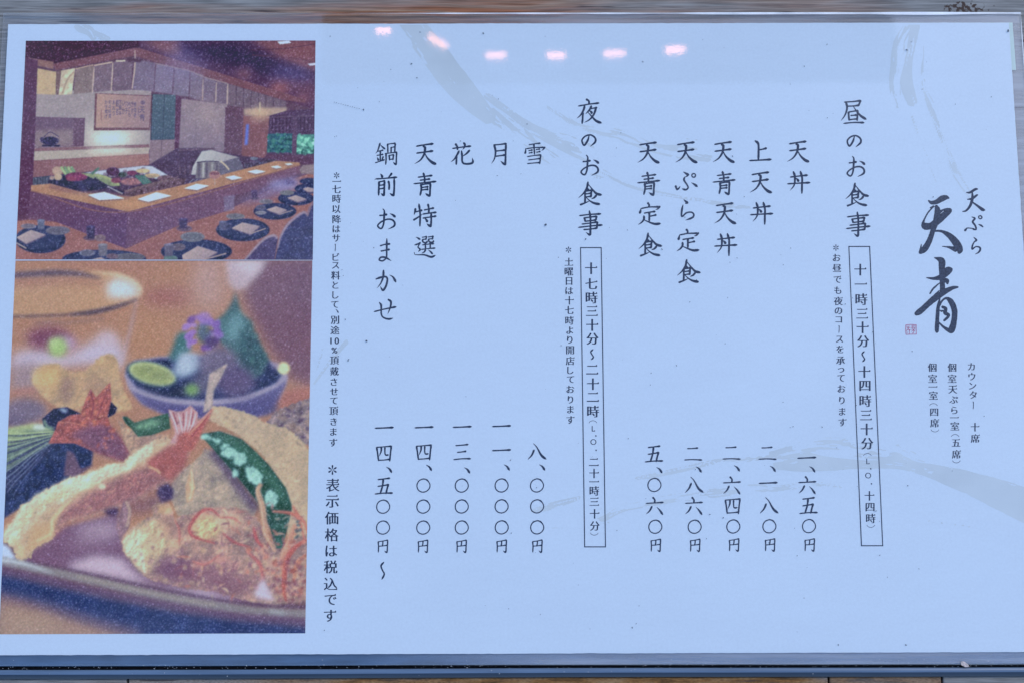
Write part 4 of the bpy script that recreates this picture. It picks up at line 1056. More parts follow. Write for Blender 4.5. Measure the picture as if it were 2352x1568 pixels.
def _v3_pepper():
    global _view
    _view = 3
    # kakiage and brown batter under the pepper
    C0 = [(1110, 270), (1180, 190), (1240, 150), (1330, 60), (1400, 80), (1530, 250), (1660, 440), (1640, 500), (1400, 470), (1150, 490), (1110, 380)]
    poly(C0, (178, 148, 128), 1.6, tex=(22, .2, .35)); lumps(C0, 80, 14, (196, 164, 136), 1.6, .5, 51, 20); lumps(C0, 40, 12, (130, 98, 94), 1.6, .5, 52, 12)
    line([(1370, 60), (1500, 235), (1660, 450)], (84, 62, 78), 60, 6, .9)
    G0 = [(1290, -40), (1420, -60), (1560, -10), (1640, 60), (1740, 160), (1850, 310), (1890, 430), (1850, 600), (1820, 700), (1780, 700), (1745, 560), (1660, 390), (1520, 220), (1390, 70)]
    global _tmp
    _view = 3
    poly(G0, (40, 78, 58), 1.2, tex=(14, .3))
    line([(1430, -30), (1580, 60), (1720, 210), (1830, 380)], (62, 112, 72), 46, 6, .7)
    line([(1400, 60), (1520, 200), (1660, 370), (1760, 560)], (28, 56, 50), 30, 5, .7)
    for i, (x, y, a, b) in enumerate(((1482, 80, 52, 34), (1552, 120, 44, 44), (1632, 216, 44, 44), (1654, 250, 40, 40), (1522, 216, 24, 22), (1752, 380, 48, 44), (1742, 350, 30, 20), (1600, 185, 18, 14), (1455, 40, 30, 14), (1330, -20, 40, 16), (1400, 0, 30, 14))):
        ell(x, y, a, b, (172, 212, 200), 1.6, .92, rot=20 * i, tex=(7, .18), rough=1.6)
    lumps(G0, 60, 9, (120, 170, 120), 1.2, .35, 53, 20)
    lumps([(1420, 40), (1520, 60), (1700, 260), (1640, 300), (1480, 130)], 30, 9, (180, 214, 196), 1, .6, 54, 14)
    # plate
    poly([(-20, 640), (60, 690), (110, 770), (-20, 800)], (198, 208, 236), 3)
    poly([(120, 760), (420, 560), (760, 470), (800, 700), (900, 860), (1200, 960), (1760, 1040), (1760, 1070), (1400, 1030), (900, 920), (500, 840), (150, 790)], (124, 80, 96), 4)
    ell(640, 590, 160, 60, (196, 162, 178), 14, .95, rot=-8); ell(560, 650, 160, 40, (150, 104, 118), 14, .6)
    poly([(430, 800), (620, 740), (790, 760), (880, 860), (1010, 930), (1250, 965), (1500, 1000), (1500, 1040), (1100, 970), (700, 880), (480, 840)], (210, 178, 196), 8)
    ell(1330, 970, 120, 34, (206, 176, 196), 8, .9, rot=10); ell(1000, 930, 120, 30, (130, 84, 92), 10, .5)
    # shrimp in batter
    B1 = [(1010, -10), (940, 36), (890, 80), (830, 108), (790, 150), (700, 150), (640, 190), (560, 214), (450, 240), (340, 300), (240, 352), (190, 400), (140, 420), (110, 480), (80, 530), (30, 585), (22, 650), (80, 690), (110, 770), (160, 790), (210, 740), (230, 690), (340, 640), (430, 520), (560, 500), (700, 455), (800, 425), (900, 380), (1040, 290), (1120, 260), (1190, 150), (1260, 0)]
    poly(B1, (212, 170, 138), 1.0, tex=(22, .14, .4), rough=1.8)
    poly([(330, 600), (400, 450), (560, 350), (720, 260), (900, 180), (1180, 100), (1190, 160), (1110, 260), (1030, 300), (900, 382), (790, 424), (560, 496), (430, 520), (360, 620)], (166, 100, 92), 7, tex=(16, .14, .55))
    poly([(950, 130), (1100, 30), (1250, 0), (1196, 160), (1110, 262), (1020, 220), (960, 170)], (176, 90, 76), 4, tex=(14, .15))
    poly([(200, 560), (330, 520), (380, 470), (330, 640), (220, 700), (170, 740)], (214, 164, 122), 5)
    poly([(1000, 0), (940, 36), (830, 108), (790, 150), (700, 152), (560, 214), (450, 240), (340, 300), (240, 352), (140, 424), (80, 530), (30, 590), (24, 650), (90, 680), (150, 600), (220, 520), (330, 430), (430, 380), (520, 320), (640, 280), (700, 240), (820, 200), (880, 150), (960, 110)],
         (240, 216, 186), 3, .92, tex=(18, .12, .55), rough=2.2)
    poly([(140, 480), (240, 410), (360, 340), (470, 300), (430, 360), (330, 420), (220, 500), (150, 580), (100, 640)], (222, 184, 138), 6, .7, tex=(10, .15, .7))
    lumps([(140, 430), (450, 250), (830, 110), (960, 60), (900, 170), (600, 300), (300, 470), (90, 640)], 90, 11, (248, 232, 204), 1.0, .55, 55, 12)
    lumps([(300, 520), (520, 360), (760, 260), (960, 160), (1000, 230), (760, 380), (500, 470)], 70, 11, (206, 146, 118), 1.2, .45, 56, 16)
    lumps([(420, 500), (700, 330), (1100, 130), (1100, 250), (800, 410), (560, 480)], 90, 9, (190, 116, 104), 1.1, .4, 57, 18)
    line([(470, 380), (400, 440), (340, 520), (330, 600), (240, 650)], (238, 206, 158), 26, 2, .85, taper=(.3, 1, .8, .6))
    line([(960, 170), (1010, 190), (1036, 214)], (236, 190, 150), 16, 1.6, .8); ell(660, 298, 24, 20, (246, 220, 190), 2, .85); ell(600, 290, 40, 14, (240, 200, 160), 3, .6, rot=-20)
    line([(80, 640), (130, 690), (150, 770)], (232, 196, 150), 36, 4, .8)
    poly([(670, 450), (770, 430), (768, 484), (700, 490)], (62, 46, 70), 4)
    poly([(1030, 300), (1090, 276), (1126, 320), (1118, 380), (1040, 410), (1010, 340)], (62, 50, 76), 3)
    ell(1000, 400, 60, 40, (122, 82, 88), 8, .8); ell(900, 430, 80, 40, (120, 76, 84), 10, .8)
    # left sliver and tall sliver
    poly([(800, 388), (836, 410), (852, 460), (832, 570), (780, 640), (748, 560), (780, 450)], (150, 106, 108), 1.6, tex=(12, .25)); line([(815, 395), (838, 460), (820, 560)], (206, 166, 140), 16, 1.6, .8)
    poly([(1236, 178), (1262, 300), (1246, 384), (1208, 404), (1198, 300)], (222, 168, 134), 1.5, tex=(9, .15)); line([(1238, 190), (1244, 300), (1226, 390)], (240, 200, 168), 12, 1.5, .8)
    # kakiage
    K0 = [(790, 640), (830, 590), (860, 560), (920, 520), (990, 480), (985, 420), (1040, 404), (1100, 410), (1132, 500), (1240, 470), (1300, 440), (1420, 430), (1560, 440), (1660, 500), (1720, 600), (1800, 720), (1880, 640), (1990, 600), (1990, 1040), (1750, 1070), (1600, 1040), (1400, 980), (1200, 960), (1000, 910), (940, 880), (900, 840), (840, 760), (800, 720)]
    poly(K0, (182, 134, 118), 1.2, tex=(26, .3, .6), rough=1.6)
    poly([(800, 650), (850, 590), (930, 525), (1010, 500), (1090, 560), (1100, 660), (1040, 760), (960, 860), (900, 820), (830, 740)], (224, 188, 150), 6, .92, tex=(18, .14, .6)); poly([(800, 640), (880, 570), (940, 600), (890, 700), (930, 860), (880, 800), (810, 720)], (240, 218, 184), 4, .85, tex=(10, .1, .6))
    poly([(905, 690), (930, 740), (946, 860), (930, 852), (905, 760)], (250, 234, 208), 1.8, .8); ell(1060, 445, 60, 34, (218, 164, 120), 4, .8)
    ell(1130, 830, 130, 80, (116, 70, 88), 9, .85); ell(1330, 860, 200, 80, (140, 82, 92), 12, .7); ell(1500, 940, 160, 60, (132, 76, 84), 10, .7); ell(1080, 570, 70, 60, (190, 130, 110), 10, .6)
    lumps(K0, 120, 18, (222, 178, 142), 1.8, .5, 61, 24); lumps(K0, 90, 15, (136, 82, 90), 1.8, .5, 62, 14)
    ell(1335, 565, 90, 80, (226, 184, 136), 5, .9, tex=(12, .2, .6)); ell(1320, 600, 26, 22, (246, 214, 156), 2.5, .9); ell(1130, 670, 40, 34, (226, 184, 150), 3, .8); ell(1430, 770, 50, 20, (226, 150, 134), 4, .8); ell(1290, 800, 60, 20, (222, 150, 134), 4, .8, rot=-15); ell(1480, 520, 90, 40, (222, 190, 156), 5, .8)
    gs = np.random.default_rng(91)
    for i in range(90):
        x, y = gs.uniform(1180, 1990), gs.uniform(450, 1010)
        if y > 1000 - (1300 - x) * .12 and x < 1300:
            continue
        a, r = gs.uniform(0, 6.28), gs.uniform(30, 90)
        bnd = gs.uniform(-1.6, 1.6)
        t = np.linspace(0, 1, 5)
        pts = np.stack([x + np.cumsum(np.cos(a + bnd * t)) * r / 4, y + np.cumsum(np.sin(a + bnd * t)) * r / 4], 1)
        c = ((222, 160, 132), (206, 118, 96), (232, 196, 164), (176, 92, 84), (150, 84, 86))[gs.integers(5)]
        line(pts, c, gs.uniform(8, 22), 1.3, gs.uniform(.4, .85), taper=(.3, 1, .9, .3))
    for pts, w, c in (([(1420, 490), (1360, 446), (1290, 470), (1226, 560), (1240, 610), (1300, 640), (1390, 665)], 20, (184, 76, 66)), ([(1130, 510), (1160, 580), (1160, 680)], 14, (190, 100, 88)), ([(1420, 500), (1500, 500), (1560, 540)], 14, (204, 104, 92)), ([(1440, 600), (1520, 660), (1620, 690)], 18, (186, 84, 76)),
                      ([(1690, 280), (1668, 330), (1696, 430), (1710, 540), (1720, 610), (1780, 720)], 42, (220, 160, 130)), ([(1640, 560), (1660, 640), (1700, 690)], 24, (190, 80, 70)), ([(1760, 458), (1880, 472), (1960, 520), (1990, 600)], 24, (206, 104, 82)), ([(1890, 420), (1930, 500), (1970, 640)], 22, (210, 110, 86)),
                      ([(1910, 540), (1870, 660), (1830, 760), (1840, 900)], 44, (216, 140, 112)), ([(1985, 640), (1900, 700), (1850, 790), (1836, 960), (1850, 1040)], 34, (196, 84, 64)), ([(1980, 740), (1920, 800), (1900, 920)], 30, (214, 128, 92)), ([(1600, 720), (1680, 800), (1700, 900)], 26, (188, 92, 82)), ([(1240, 780), (1330, 800), (1420, 740)], 16, (206, 116, 104))):
        line(pts, c, w, 1.6, .9, taper=(.5, 1, .9, .4), tex=(9, .2))
        line(np.array(pts) - (w * .2, w * .2), tuple(np.minimum(255, np.array(c) + 34)), w * .25, 1.2, .7, taper=(.2, 1, .3))
    lumps([(1600, 700), (1990, 640), (1990, 1040), (1600, 1000)], 70, 16, (204, 112, 88), 1.6, .6, 63, 26); lumps([(1600, 800), (1990, 760), (1990, 1050), (1600, 1020)], 50, 16, (140, 76, 78), 2, .6, 64, 14)
    lumps([(1920, 520), (1960, 520), (1950, 640), (1910, 640)], 8, 14, (46, 70, 66), 1.5, .8, 65, 8)
    poly([(1700, 880), (1740, 960), (1780, 1040), (1660, 1020), (1640, 990)], (212, 190, 208), 4)
    # plate rim
    line([(150, 776), (500, 850), (900, 935), (1300, 1012), (1600, 1058), (2000, 1080)], (92, 62, 76), 20, 2.5, .9)
    line([(-20, 772), (200, 822), (500, 886), (800, 955), (1100, 1020), (1400, 1072), (1700, 1110), (2000, 1124)], (148, 128, 122), 56, 3)
    line([(500, 880), (800, 948), (1100, 1014), (1400, 1066)], (178, 152, 134), 16, 3, .7)
    line([(-20, 770), (120, 790), (260, 830), (350, 862)], (206, 212, 228), 28, 3.5, .9, taper=(1, 1, .6, .2)); line([(-20, 800), (100, 812), (230, 838)], (150, 134, 134), 16, 3, .8); line([(1740, 1104), (1840, 1122)], (186, 186, 192), 22, 4, .8)
    line([(-20, 832), (300, 900), (700, 990), (1100, 1070), (1500, 1134), (2000, 1176)], (100, 70, 92), 44, 5)
    poly([(-20, 858), (300, 930), (700, 1020), (1100, 1100), (1500, 1160), (2000, 1204), (2000, 1300), (900, 1300), (500, 1180), (200, 1060), (-20, 1000)], (36, 52, 92), 6, tex=(30, .12))
    poly([(-20, 1010), (150, 1050), (400, 1120), (650, 1190), (900, 1260), (900, 1320), (-20, 1320)], (176, 130, 108), 13); ell(150, 1190, 260, 70, (186, 144, 116), 20, .7)
    line([(-20, 1000), (300, 1080), (700, 1200), (900, 1250)], (110, 76, 92), 34, 8, .7)
    # shrimp tail fan, in front
    _view = 2
    poly([(1000, 908), (1052, 922), (1092, 916), (1132, 884), (1178, 930), (1172, 985), (1268, 900), (1240, 960), (1190, 1050), (1130, 1120), (1010, 1110), (1040, 1050), (1020, 980)], (206, 146, 144), 1.2, tex=(10, .25))
    poly([(1060, 1060), (1160, 1010), (1272, 900), (1200, 1050), (1150, 1150), (1040, 1160)], (188, 92, 72), 2.5, tex=(10, .2))
    for a in ([(1010, 920), (1040, 990), (1060, 1060)], [(1060, 930), (1075, 990), (1085, 1050)], [(1110, 920), (1105, 990), (1095, 1050)], [(1140, 900), (1130, 980), (1110, 1050)], [(1165, 930), (1150, 990), (1120, 1050)]):
        line(a, (236, 206, 214), 9, .9, .9, taper=(.5, 1, .3))
    for a in ([(1030, 926), (1055, 1000)], [(1090, 930), (1092, 1010)], [(1150, 920), (1135, 1000)], [(1260, 908), (1190, 1010), (1140, 1070)]):
        line(a, (158, 62, 60), 7, .9, .8)
    line([(1268, 902), (1200, 980), (1120, 1060)], (236, 170, 140), 8, 1, .7)

paint_restaurant()
paint_tempura()
# bluish film haze painted into the ink colours: reds held back, blues lifted, blacks kept
_l = canvas.mean(2, keepdims=True)
_w = np.clip((_l - 34) / 38, 0, 1)
_w = _w * _w * (3 - 2 * _w)
_h = np.clip((_l - 125) / 80, 0, 1)
_d = np.array((25.0, 20.0, 38.0)) - canvas * np.array((0.27, 0.13, 0.15))
canvas += _w * np.where(_d > 0, _d * (1 - 0.55 * _h), _d * (1 - 0.45 * _h))
_y = np.clip(canvas[..., 1] - (canvas[..., 0] + canvas[..., 2]) / 2, 0, None) * (canvas[..., 0] > canvas[..., 1] * 0.97)
canvas[..., 1] -= 0.6 * _y
canvas[..., 0] += 0.15 * _y
# printing grain and the tiny pin-bubbles under the film that sparkle over dark ink
canvas += rng.normal(0, 3.0, canvas.shape)
canvas += (gauss(rng.normal(0, 1, (chh, cw)), 1.0) * 13)[..., None]
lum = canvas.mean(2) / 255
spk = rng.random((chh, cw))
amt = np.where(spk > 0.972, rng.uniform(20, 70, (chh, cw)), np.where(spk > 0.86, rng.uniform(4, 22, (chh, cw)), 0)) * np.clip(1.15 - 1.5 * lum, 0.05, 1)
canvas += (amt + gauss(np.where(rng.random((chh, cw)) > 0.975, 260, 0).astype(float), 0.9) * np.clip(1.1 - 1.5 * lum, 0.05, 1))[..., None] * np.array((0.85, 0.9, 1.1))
ink_alb = albedo(np.clip(canvas, 0, 255), True)

def picture(name, uv4, nx, ny, z, mat, parent):
    """a printed picture as a finely divided sheet whose colour attribute holds the ink"""
    P = plane(uv4)
    s, t = np.meshgrid(np.linspace(0, 1, nx), np.linspace(0, 1, ny))
    s, t = s[..., None], t[..., None]
    V = (P[0] * (1 - s) * (1 - t) + P[1] * s * (1 - t) + P[2] * s * t + P[3] * (1 - s) * t).reshape(-1, 3)
    uv = project(V) / 0.91875
    V[:, 2] = z
    X = np.clip((uv[:, 0] - CX0) * KC, 0, cw - 1.01)
    Y = np.clip((uv[:, 1] - CY0) * KC, 0, chh - 1.01)
    ix, iy = X.astype(int), Y.astype(int)
    fx, fy = (X - ix)[:, None], (Y - iy)[:, None]
    c = (ink_alb[iy, ix] * (1 - fx) + ink_alb[iy, ix + 1] * fx) * (1 - fy) + (ink_alb[iy + 1, ix] * (1 - fx) + ink_alb[iy + 1, ix + 1] * fx) * fy
    idx = np.arange(nx * ny).reshape(ny, nx)
    q = np.stack([idx[1:, :-1], idx[1:, 1:], idx[:-1, 1:], idx[:-1, :-1]], -1).reshape(-1, 4)
    me = bpy.data.meshes.new(name)
    me.vertices.add(len(V)); me.vertices.foreach_set('co', V.astype(np.float32).ravel())
    me.loops.add(q.size); me.loops.foreach_set('vertex_index', q.astype(np.int32).ravel())
    me.polygons.add(len(q)); me.polygons.foreach_set('loop_start', np.arange(0, q.size, 4, dtype=np.int32))
    me.update(calc_edges=True)
    at = me.color_attributes.new('ink', 'FLOAT_COLOR', 'POINT')
    at.data.foreach_set('color', np.hstack([c, np.ones((len(c), 1))]).astype(np.float32).ravel())
    me.materials.append(mat)
    o = bpy.data.objects.new(name, me)
    COL.objects.link(o)
    o.parent = parent
    return o

# ------------------------------------------------------------------ the table
def box(name, x0, x1, y0, y1, z0, z1, mat, parent=None, bev=0.0):
    v = [(x0, y0, z0), (x1, y0, z0), (x1, y1, z0), (x0, y1, z0), (x0, y0, z1), (x1, y0, z1), (x1, y1, z1), (x0, y1, z1)]
    f = [(3, 2, 1, 0), (4, 5, 6, 7), (0, 1, 5, 4), (1, 2, 6, 5), (2, 3, 7, 6), (3, 0, 4, 7)]
    o = link(name, v, f, mat, parent)
    if bev:
        m = o.modifiers.new('bevel', 'BEVEL'); m.width = bev; m.segments = 2
    return o

def ypx(y, x=1176):
    return float(plane([(x, y)])[0][1])
def xpx(x, y=784):
    return float(plane([(x, y)])[0][0])

Y_RAIL0, Y_RAIL1 = ypx(1534), ypx(1557)
stain_p = plane([(2218, 17)])[0]
TOPW = wood_material('weathered pine', [(0.30, alb((78, 64, 64))), (0.40, alb((124, 88, 74))), (0.50, alb((126, 112, 108))), (0.58, alb((122, 88, 74))), (0.66, alb((124, 110, 108))), (0.76, alb((98, 82, 80)))], 5.0, 200.0, 0.8, 1.3,
                     (float(stain_p[0]), float(stain_p[1]), 0.010, 0.0038))
top = box('table_top', -0.55, 0.55, Y_RAIL0 + 0.0006, 0.55, -0.03, -0.0016, TOPW)
tag(top, 'weathered orange and grey pine board lying under the laminated menu', 'table top', kind='structure')

MATB = [('greyish tan', [(0.3, alb((96, 86, 84))), (0.7, alb((124, 112, 106)))], 12, 330, 0.4, 5.1),
        ('brown', [(0.3, alb((62, 48, 34))), (0.5, alb((112, 88, 60))), (0.7, alb((124, 108, 90)))], 90, 420, 0.0, 2.2),
        ('brown', [(0.3, alb((60, 48, 34))), (0.5, alb((110, 86, 58))), (0.7, alb((120, 104, 86)))], 90, 420, 0.0, 8.4),
        ('mauve grey', [(0.3, alb((84, 74, 86))), (0.7, alb((112, 100, 110)))], 10, 380, 0.5, 6.6)]
xs = [-0.55, xpx(290, 1560), xpx(1911, 1560) - 0.0008, xpx(2168, 1560), 0.55]
for i, (nm, stops, sx, sy, gy, sd) in enumerate(MATB):
    m = wood_material(nm + ' front board', stops, sx, sy, gy, sd, fine=0.45)
    b = box('front_board', xs[i] + 0.0004, xs[i + 1] - 0.0004, -0.5, Y_RAIL1 + 0.0004, -0.03, -0.002, m, bev=0.0006)
    tag(b, ('grey tan wooden board at the left end below the menu', 'long brown wooden board below the middle of the menu',
            'short brown wooden board between the long brown board and the mauve board', 'mauve grey wooden board at the right end below the menu')[i], 'board', kind='structure')

# dark plastic rail that the menu's lower edge rests on
M_RAIL = diffuse('dark blue grey plastic', alb((34, 50, 78)), 0.32, 0.5, noise=(40, 700, 0.18))
M_RAIL2 = diffuse('rail plastic with painted top highlight', alb((72, 98, 140)), 0.30, 0.5, noise=(30, 600, 0.2))  # highlight on the rail's top facet painted as a paler tone
M_FLANGE = diffuse('dusty blue grey plastic', alb((58, 88, 134)), 0.5, 0.3, noise=(55, 420, 0.28))
M_GROOVE = diffuse('groove with shade painted black', (0.006, 0.006, 0.008), 0.9, 0.1, noise=(900, 900, 0.9))  # shade inside the gap painted as near-black colour
rail = empty('plastic_rail', (0, Y_RAIL1, -0.0014))
tag(rail, 'dark blue grey plastic rail with a paler lip along the bottom edge of the menu', 'rail')
def rp(o):
    o.location = o.location - rail.location
    o.parent = rail
    return o
yb0, yb1, yb2 = ypx(1534.5), ypx(1545), ypx(1556)
def strip(name, rows, mat):
    n = 60
    xsN = np.linspace(-0.5, 0.5, n)
    v, f = [], []
    for k, (y, z) in enumerate(rows):
        for x in xsN:
            v.append((x, y + 0.00012 * math.sin(x * 21 + 1) - 0.0016 * x * 0, z))
    for k in range(len(rows) - 1):
        for i in range(n - 1):
            a = k * n + i
            f.append((a, a + n, a + n + 1, a + 1))
    return rp(link(name, v, f, mat, None, True))
strip('base_flange', [(ypx(1486), -0.00095), (ypx(1526.0), -0.00092)], M_FLANGE)
strip('groove', [(ypx(1525.6), -0.0014), (ypx(1535.2), -0.0014)], M_GROOVE)
strip('rail_lip', [(yb0, -0.0012), (yb0 - 0.00004, -0.0003), (yb0 - 0.0002, -0.0001), (yb1 + 0.0001, 0.0000), (yb1, -0.00003)], M_RAIL2)
strip('rail_body', [(yb1, -0.00004), (yb1 - 0.0002, -0.00012), (yb2 + 0.0002, -0.00085), (yb2, -0.0011), (yb2, -0.002)], M_RAIL)

# ------------------------------------------------------------------ the menu
menu = empty('laminated_menu', (0, 0, -0.001))
tag(menu, 'laminated Japanese tempura menu sheet with two photos and vertical lettering on a wooden table', 'menu')
def on_menu(o, label=None):
    o.location = (0, 0, 0.001)
    o.parent = menu
    if label:
        o['label'] = label
    return o

def outline(corners, jag, z, n=170, seed=3):
    """four-cornered sheet with slightly rough guillotined edges"""
    g = np.random.default_rng(seed)
    P = plane(corners)
    pts = []
    for i in range(4):
        a, b = P[i], P[(i + 1) % 4]
        d = (b - a)[:2]
        nn = np.array([-d[1], d[0]]) / np.hypot(*d)
        w = np.cumsum(g.normal(0, 1, n)); w = w - np.linspace(w[0], w[-1], n)
        w = w / max(1e-9, np.abs(w).max()) * jag * 0.7 + g.normal(0, jag * 0.3, n)
        w[0] = 0
        for k in range(n):
            q = a + (b - a) * k / n
            pts.append((q[0] + nn[0] * w[k], q[1] + nn[1] * w[k], z))
    return pts

PAPER = [(18.5, 56.0), (2317.5, 52.3), (2412.0, 1496.2), (-54.0, 1504.0)]
pts = outline(PAPER, 0.00011, 0.0)
paper = on_menu(link('paper', pts, [tuple(range(len(pts)))[::-1]], M_PAPER), 'white printed paper sheet')
pts = outline([(1500, 53.6), (2326.5, 51.5), (2334.5, 161), (1500, 150)], 0.00004, -0.0003, 60, 9)
on_menu(link('backing_sheet', pts, [tuple(range(len(pts)))[::-1]], M_BACKING), 'pale green backing sheet peeping out at the top right corner')

FILM = [(8.5, 31.0), (2344.5, 30.0), (2446.0, 1524.0), (-72.0, 1526.5)]
def film_sheet(name, z, mat, lift):
    """film with softly rounded rims"""
    P = plane(FILM)
    n, mrows = 90, 40
    v, f = [], []
    for j in range(mrows + 1):
        for i in range(n + 1):
            s, t = i / n, j / mrows
            s = 0.5 - 0.5 * math.cos(math.pi * s); t = 0.5 - 0.5 * math.cos(math.pi * t)
            q = P[0] * (1 - s) * (1 - t) + P[1] * s * (1 - t) + P[2] * s * t + P[3] * (1 - s) * t
            e = min(s * 0.42, (1 - s) * 0.42, t * 0.26, (1 - t) * 0.26)
            zz = z - lift * max(0.0, 1 - e / 0.004) ** 2
            v.append((q[0], q[1], zz))
    for j in range(mrows):
        for i in range(n):
            a = j * (n + 1) + i
            f.append((a, a + n + 1, a + n + 2, a + 1))
    return on_menu(link(name, v, f, mat, None, True))
film_sheet('laminate_film', 0.00042, M_FILM, 0.0001)['label'] = 'glossy clear film over the whole sheet'
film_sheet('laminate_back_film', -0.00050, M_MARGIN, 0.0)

def edge_strip(a, b, w, wob, seed):
    g = np.random.default_rng(seed)
    A, B = plane([a, b])
    n = 140
    d = (B - A)[:2]; nn = np.array([-d[1], d[0]]) / np.hypot(*d)
    v, f = [], []
    ww = gauss(g.normal(0, 1, (n, 1)), 3.0)[:, 0]
    ww = ww / np.abs(ww).max()
    for k in range(n):
        q = A + (B - A) * k / (n - 1)
        h = w * (0.62 + 0.38 * ww[k]) * wob(k / (n - 1))
        v.append((q[0] + nn[0] * h * .35, q[1] + nn[1] * h * .35, -0.0002))
        v.append((q[0] - nn[0] * h * .65, q[1] - nn[1] * h * .65, 0.00046))
    for k in range(n - 1):
        f.append((2 * k, 2 * k + 1, 2 * k + 3, 2 * k + 2))
    return v, f
v1, f1 = edge_strip((8.5, 31.4), (2345, 30.0), 0.0014, lambda t: 0.18 + 0.95 * min(1, max(0, (t - .30) / .25)), 4)  # painted highlight widens towards the right
v2, f2 = edge_strip((2344.5, 31), (2446, 1524), 0.0009, lambda t: 1.0, 5)
v3, f3 = edge_strip((-72, 1526.5), (8.5, 31.4), 0.0004, lambda t: 0.6, 6)
v4, f4 = edge_strip((2446, 1525.0), (-72, 1526.8), 0.00026, lambda t: 0.8, 8)
vv, ff = list(v1), list(f1)
for v, f in ((v2, f2), (v3, f3), (v4, f4)):
    k = len(vv)
    vv += v
    ff += [tuple(i + k for i in q) for q in f]
on_menu(link('film_edge', vv, ff, M_EDGE), 'cut rim of the film with its bright highlight painted whitish')

M_PRINT = print_material('printed picture ink')
k = 0.91875 / 2.3756
k3 = 0.91875 / 2.5837
ph1 = [(153.5 * k, 243.5 * k), (1874 * k, 242 * k), (1857.5 * k, 1545 * k), (91.5 * k, 1542.5 * k)]
ph2 = [(91.8 * k, 28.5 * k + 588), (1855 * k, 27.5 * k + 588), (1971.5 * k3, 1245 * k3 + 1010.6), (-6.0 * k3, 1251 * k3 + 1010.6)]
on_menu(picture('printed_photo', ph1, 560, 425, 0.00003, M_PRINT, None), 'printed photo of a restaurant counter with place settings')
on_menu(picture('printed_photo', ph2, 570, 700, 0.00003, M_PRINT, None), 'printed photo of shrimp tempura on a plate')

# faint brush sweep printed in pale grey
def wash(paths, seed):
    """each path: centre line in 2352 px with widths, and how broken the dry brush is (0 solid .. 1 sparse)"""
    fl = Flat()
    for pi, (pts, dry) in enumerate(paths):
        P = spline(np.asarray(pts, float), 40)
        C, W = P[:, :2], P[:, 2]
        step = 2.2
        x0, y0 = (C - W[:, None]).min(0) - 6
        x1, y1 = (C + W[:, None]).max(0) + 6
        X, Y = np.meshgrid(np.arange(x0, x1, step), np.arange(y0, y1, step))
        L = np.r_[0, np.cumsum(np.hypot(*np.diff(C, axis=0).T))]
        best = np.full(X.shape, 1e9); sA = np.zeros(X.shape); tA = np.zeros(X.shape); wA = np.ones(X.shape)
        T = np.gradient(C, axis=0); T /= np.maximum(np.hypot(T[:, 0], T[:, 1]), 1e-9)[:, None]
        for (cx, cy), l, w, (tx, ty) in zip(C, L, W, T):
            d = np.hypot(X - cx, Y - cy)
            m = d < best
            best = np.where(m, d, best); sA = np.where(m, l, sA); wA = np.where(m, w, wA)
            tA = np.where(m, -(X - cx) * ty + (Y - cy) * tx, tA)
        h = int(L[-1] / 2) + 4
        na = vnoise(h, 160, (7, 14), seed + pi * 7, 3)
        nb = vnoise(h, 160, (22, 34), seed + pi * 7 + 3, 3)
        ii = np.clip((sA / 2).astype(int), 0, h - 1); jj = np.clip((tA / np.maximum(wA, 1) * 70 + 80).astype(int), 0, 159)
        nn = na[ii, jj] * 1.15 + nb[ii, jj] * 1.2
        edge = np.clip((wA / 2 - best) / 3.0, -1, 1) + na[ii, jj] * 1.2
        F = np.minimum(edge, (nn + 0.36 - dry * 1.15) * 4)
        F = np.minimum(F, (Y - 57.5) / step)
        F[0] = F[-1] = -1; F[:, 0] = F[:, -1] = -1
        v, f = march(F)
        if len(v):
            fl.add(v * step + (x0, y0), f)
    return fl
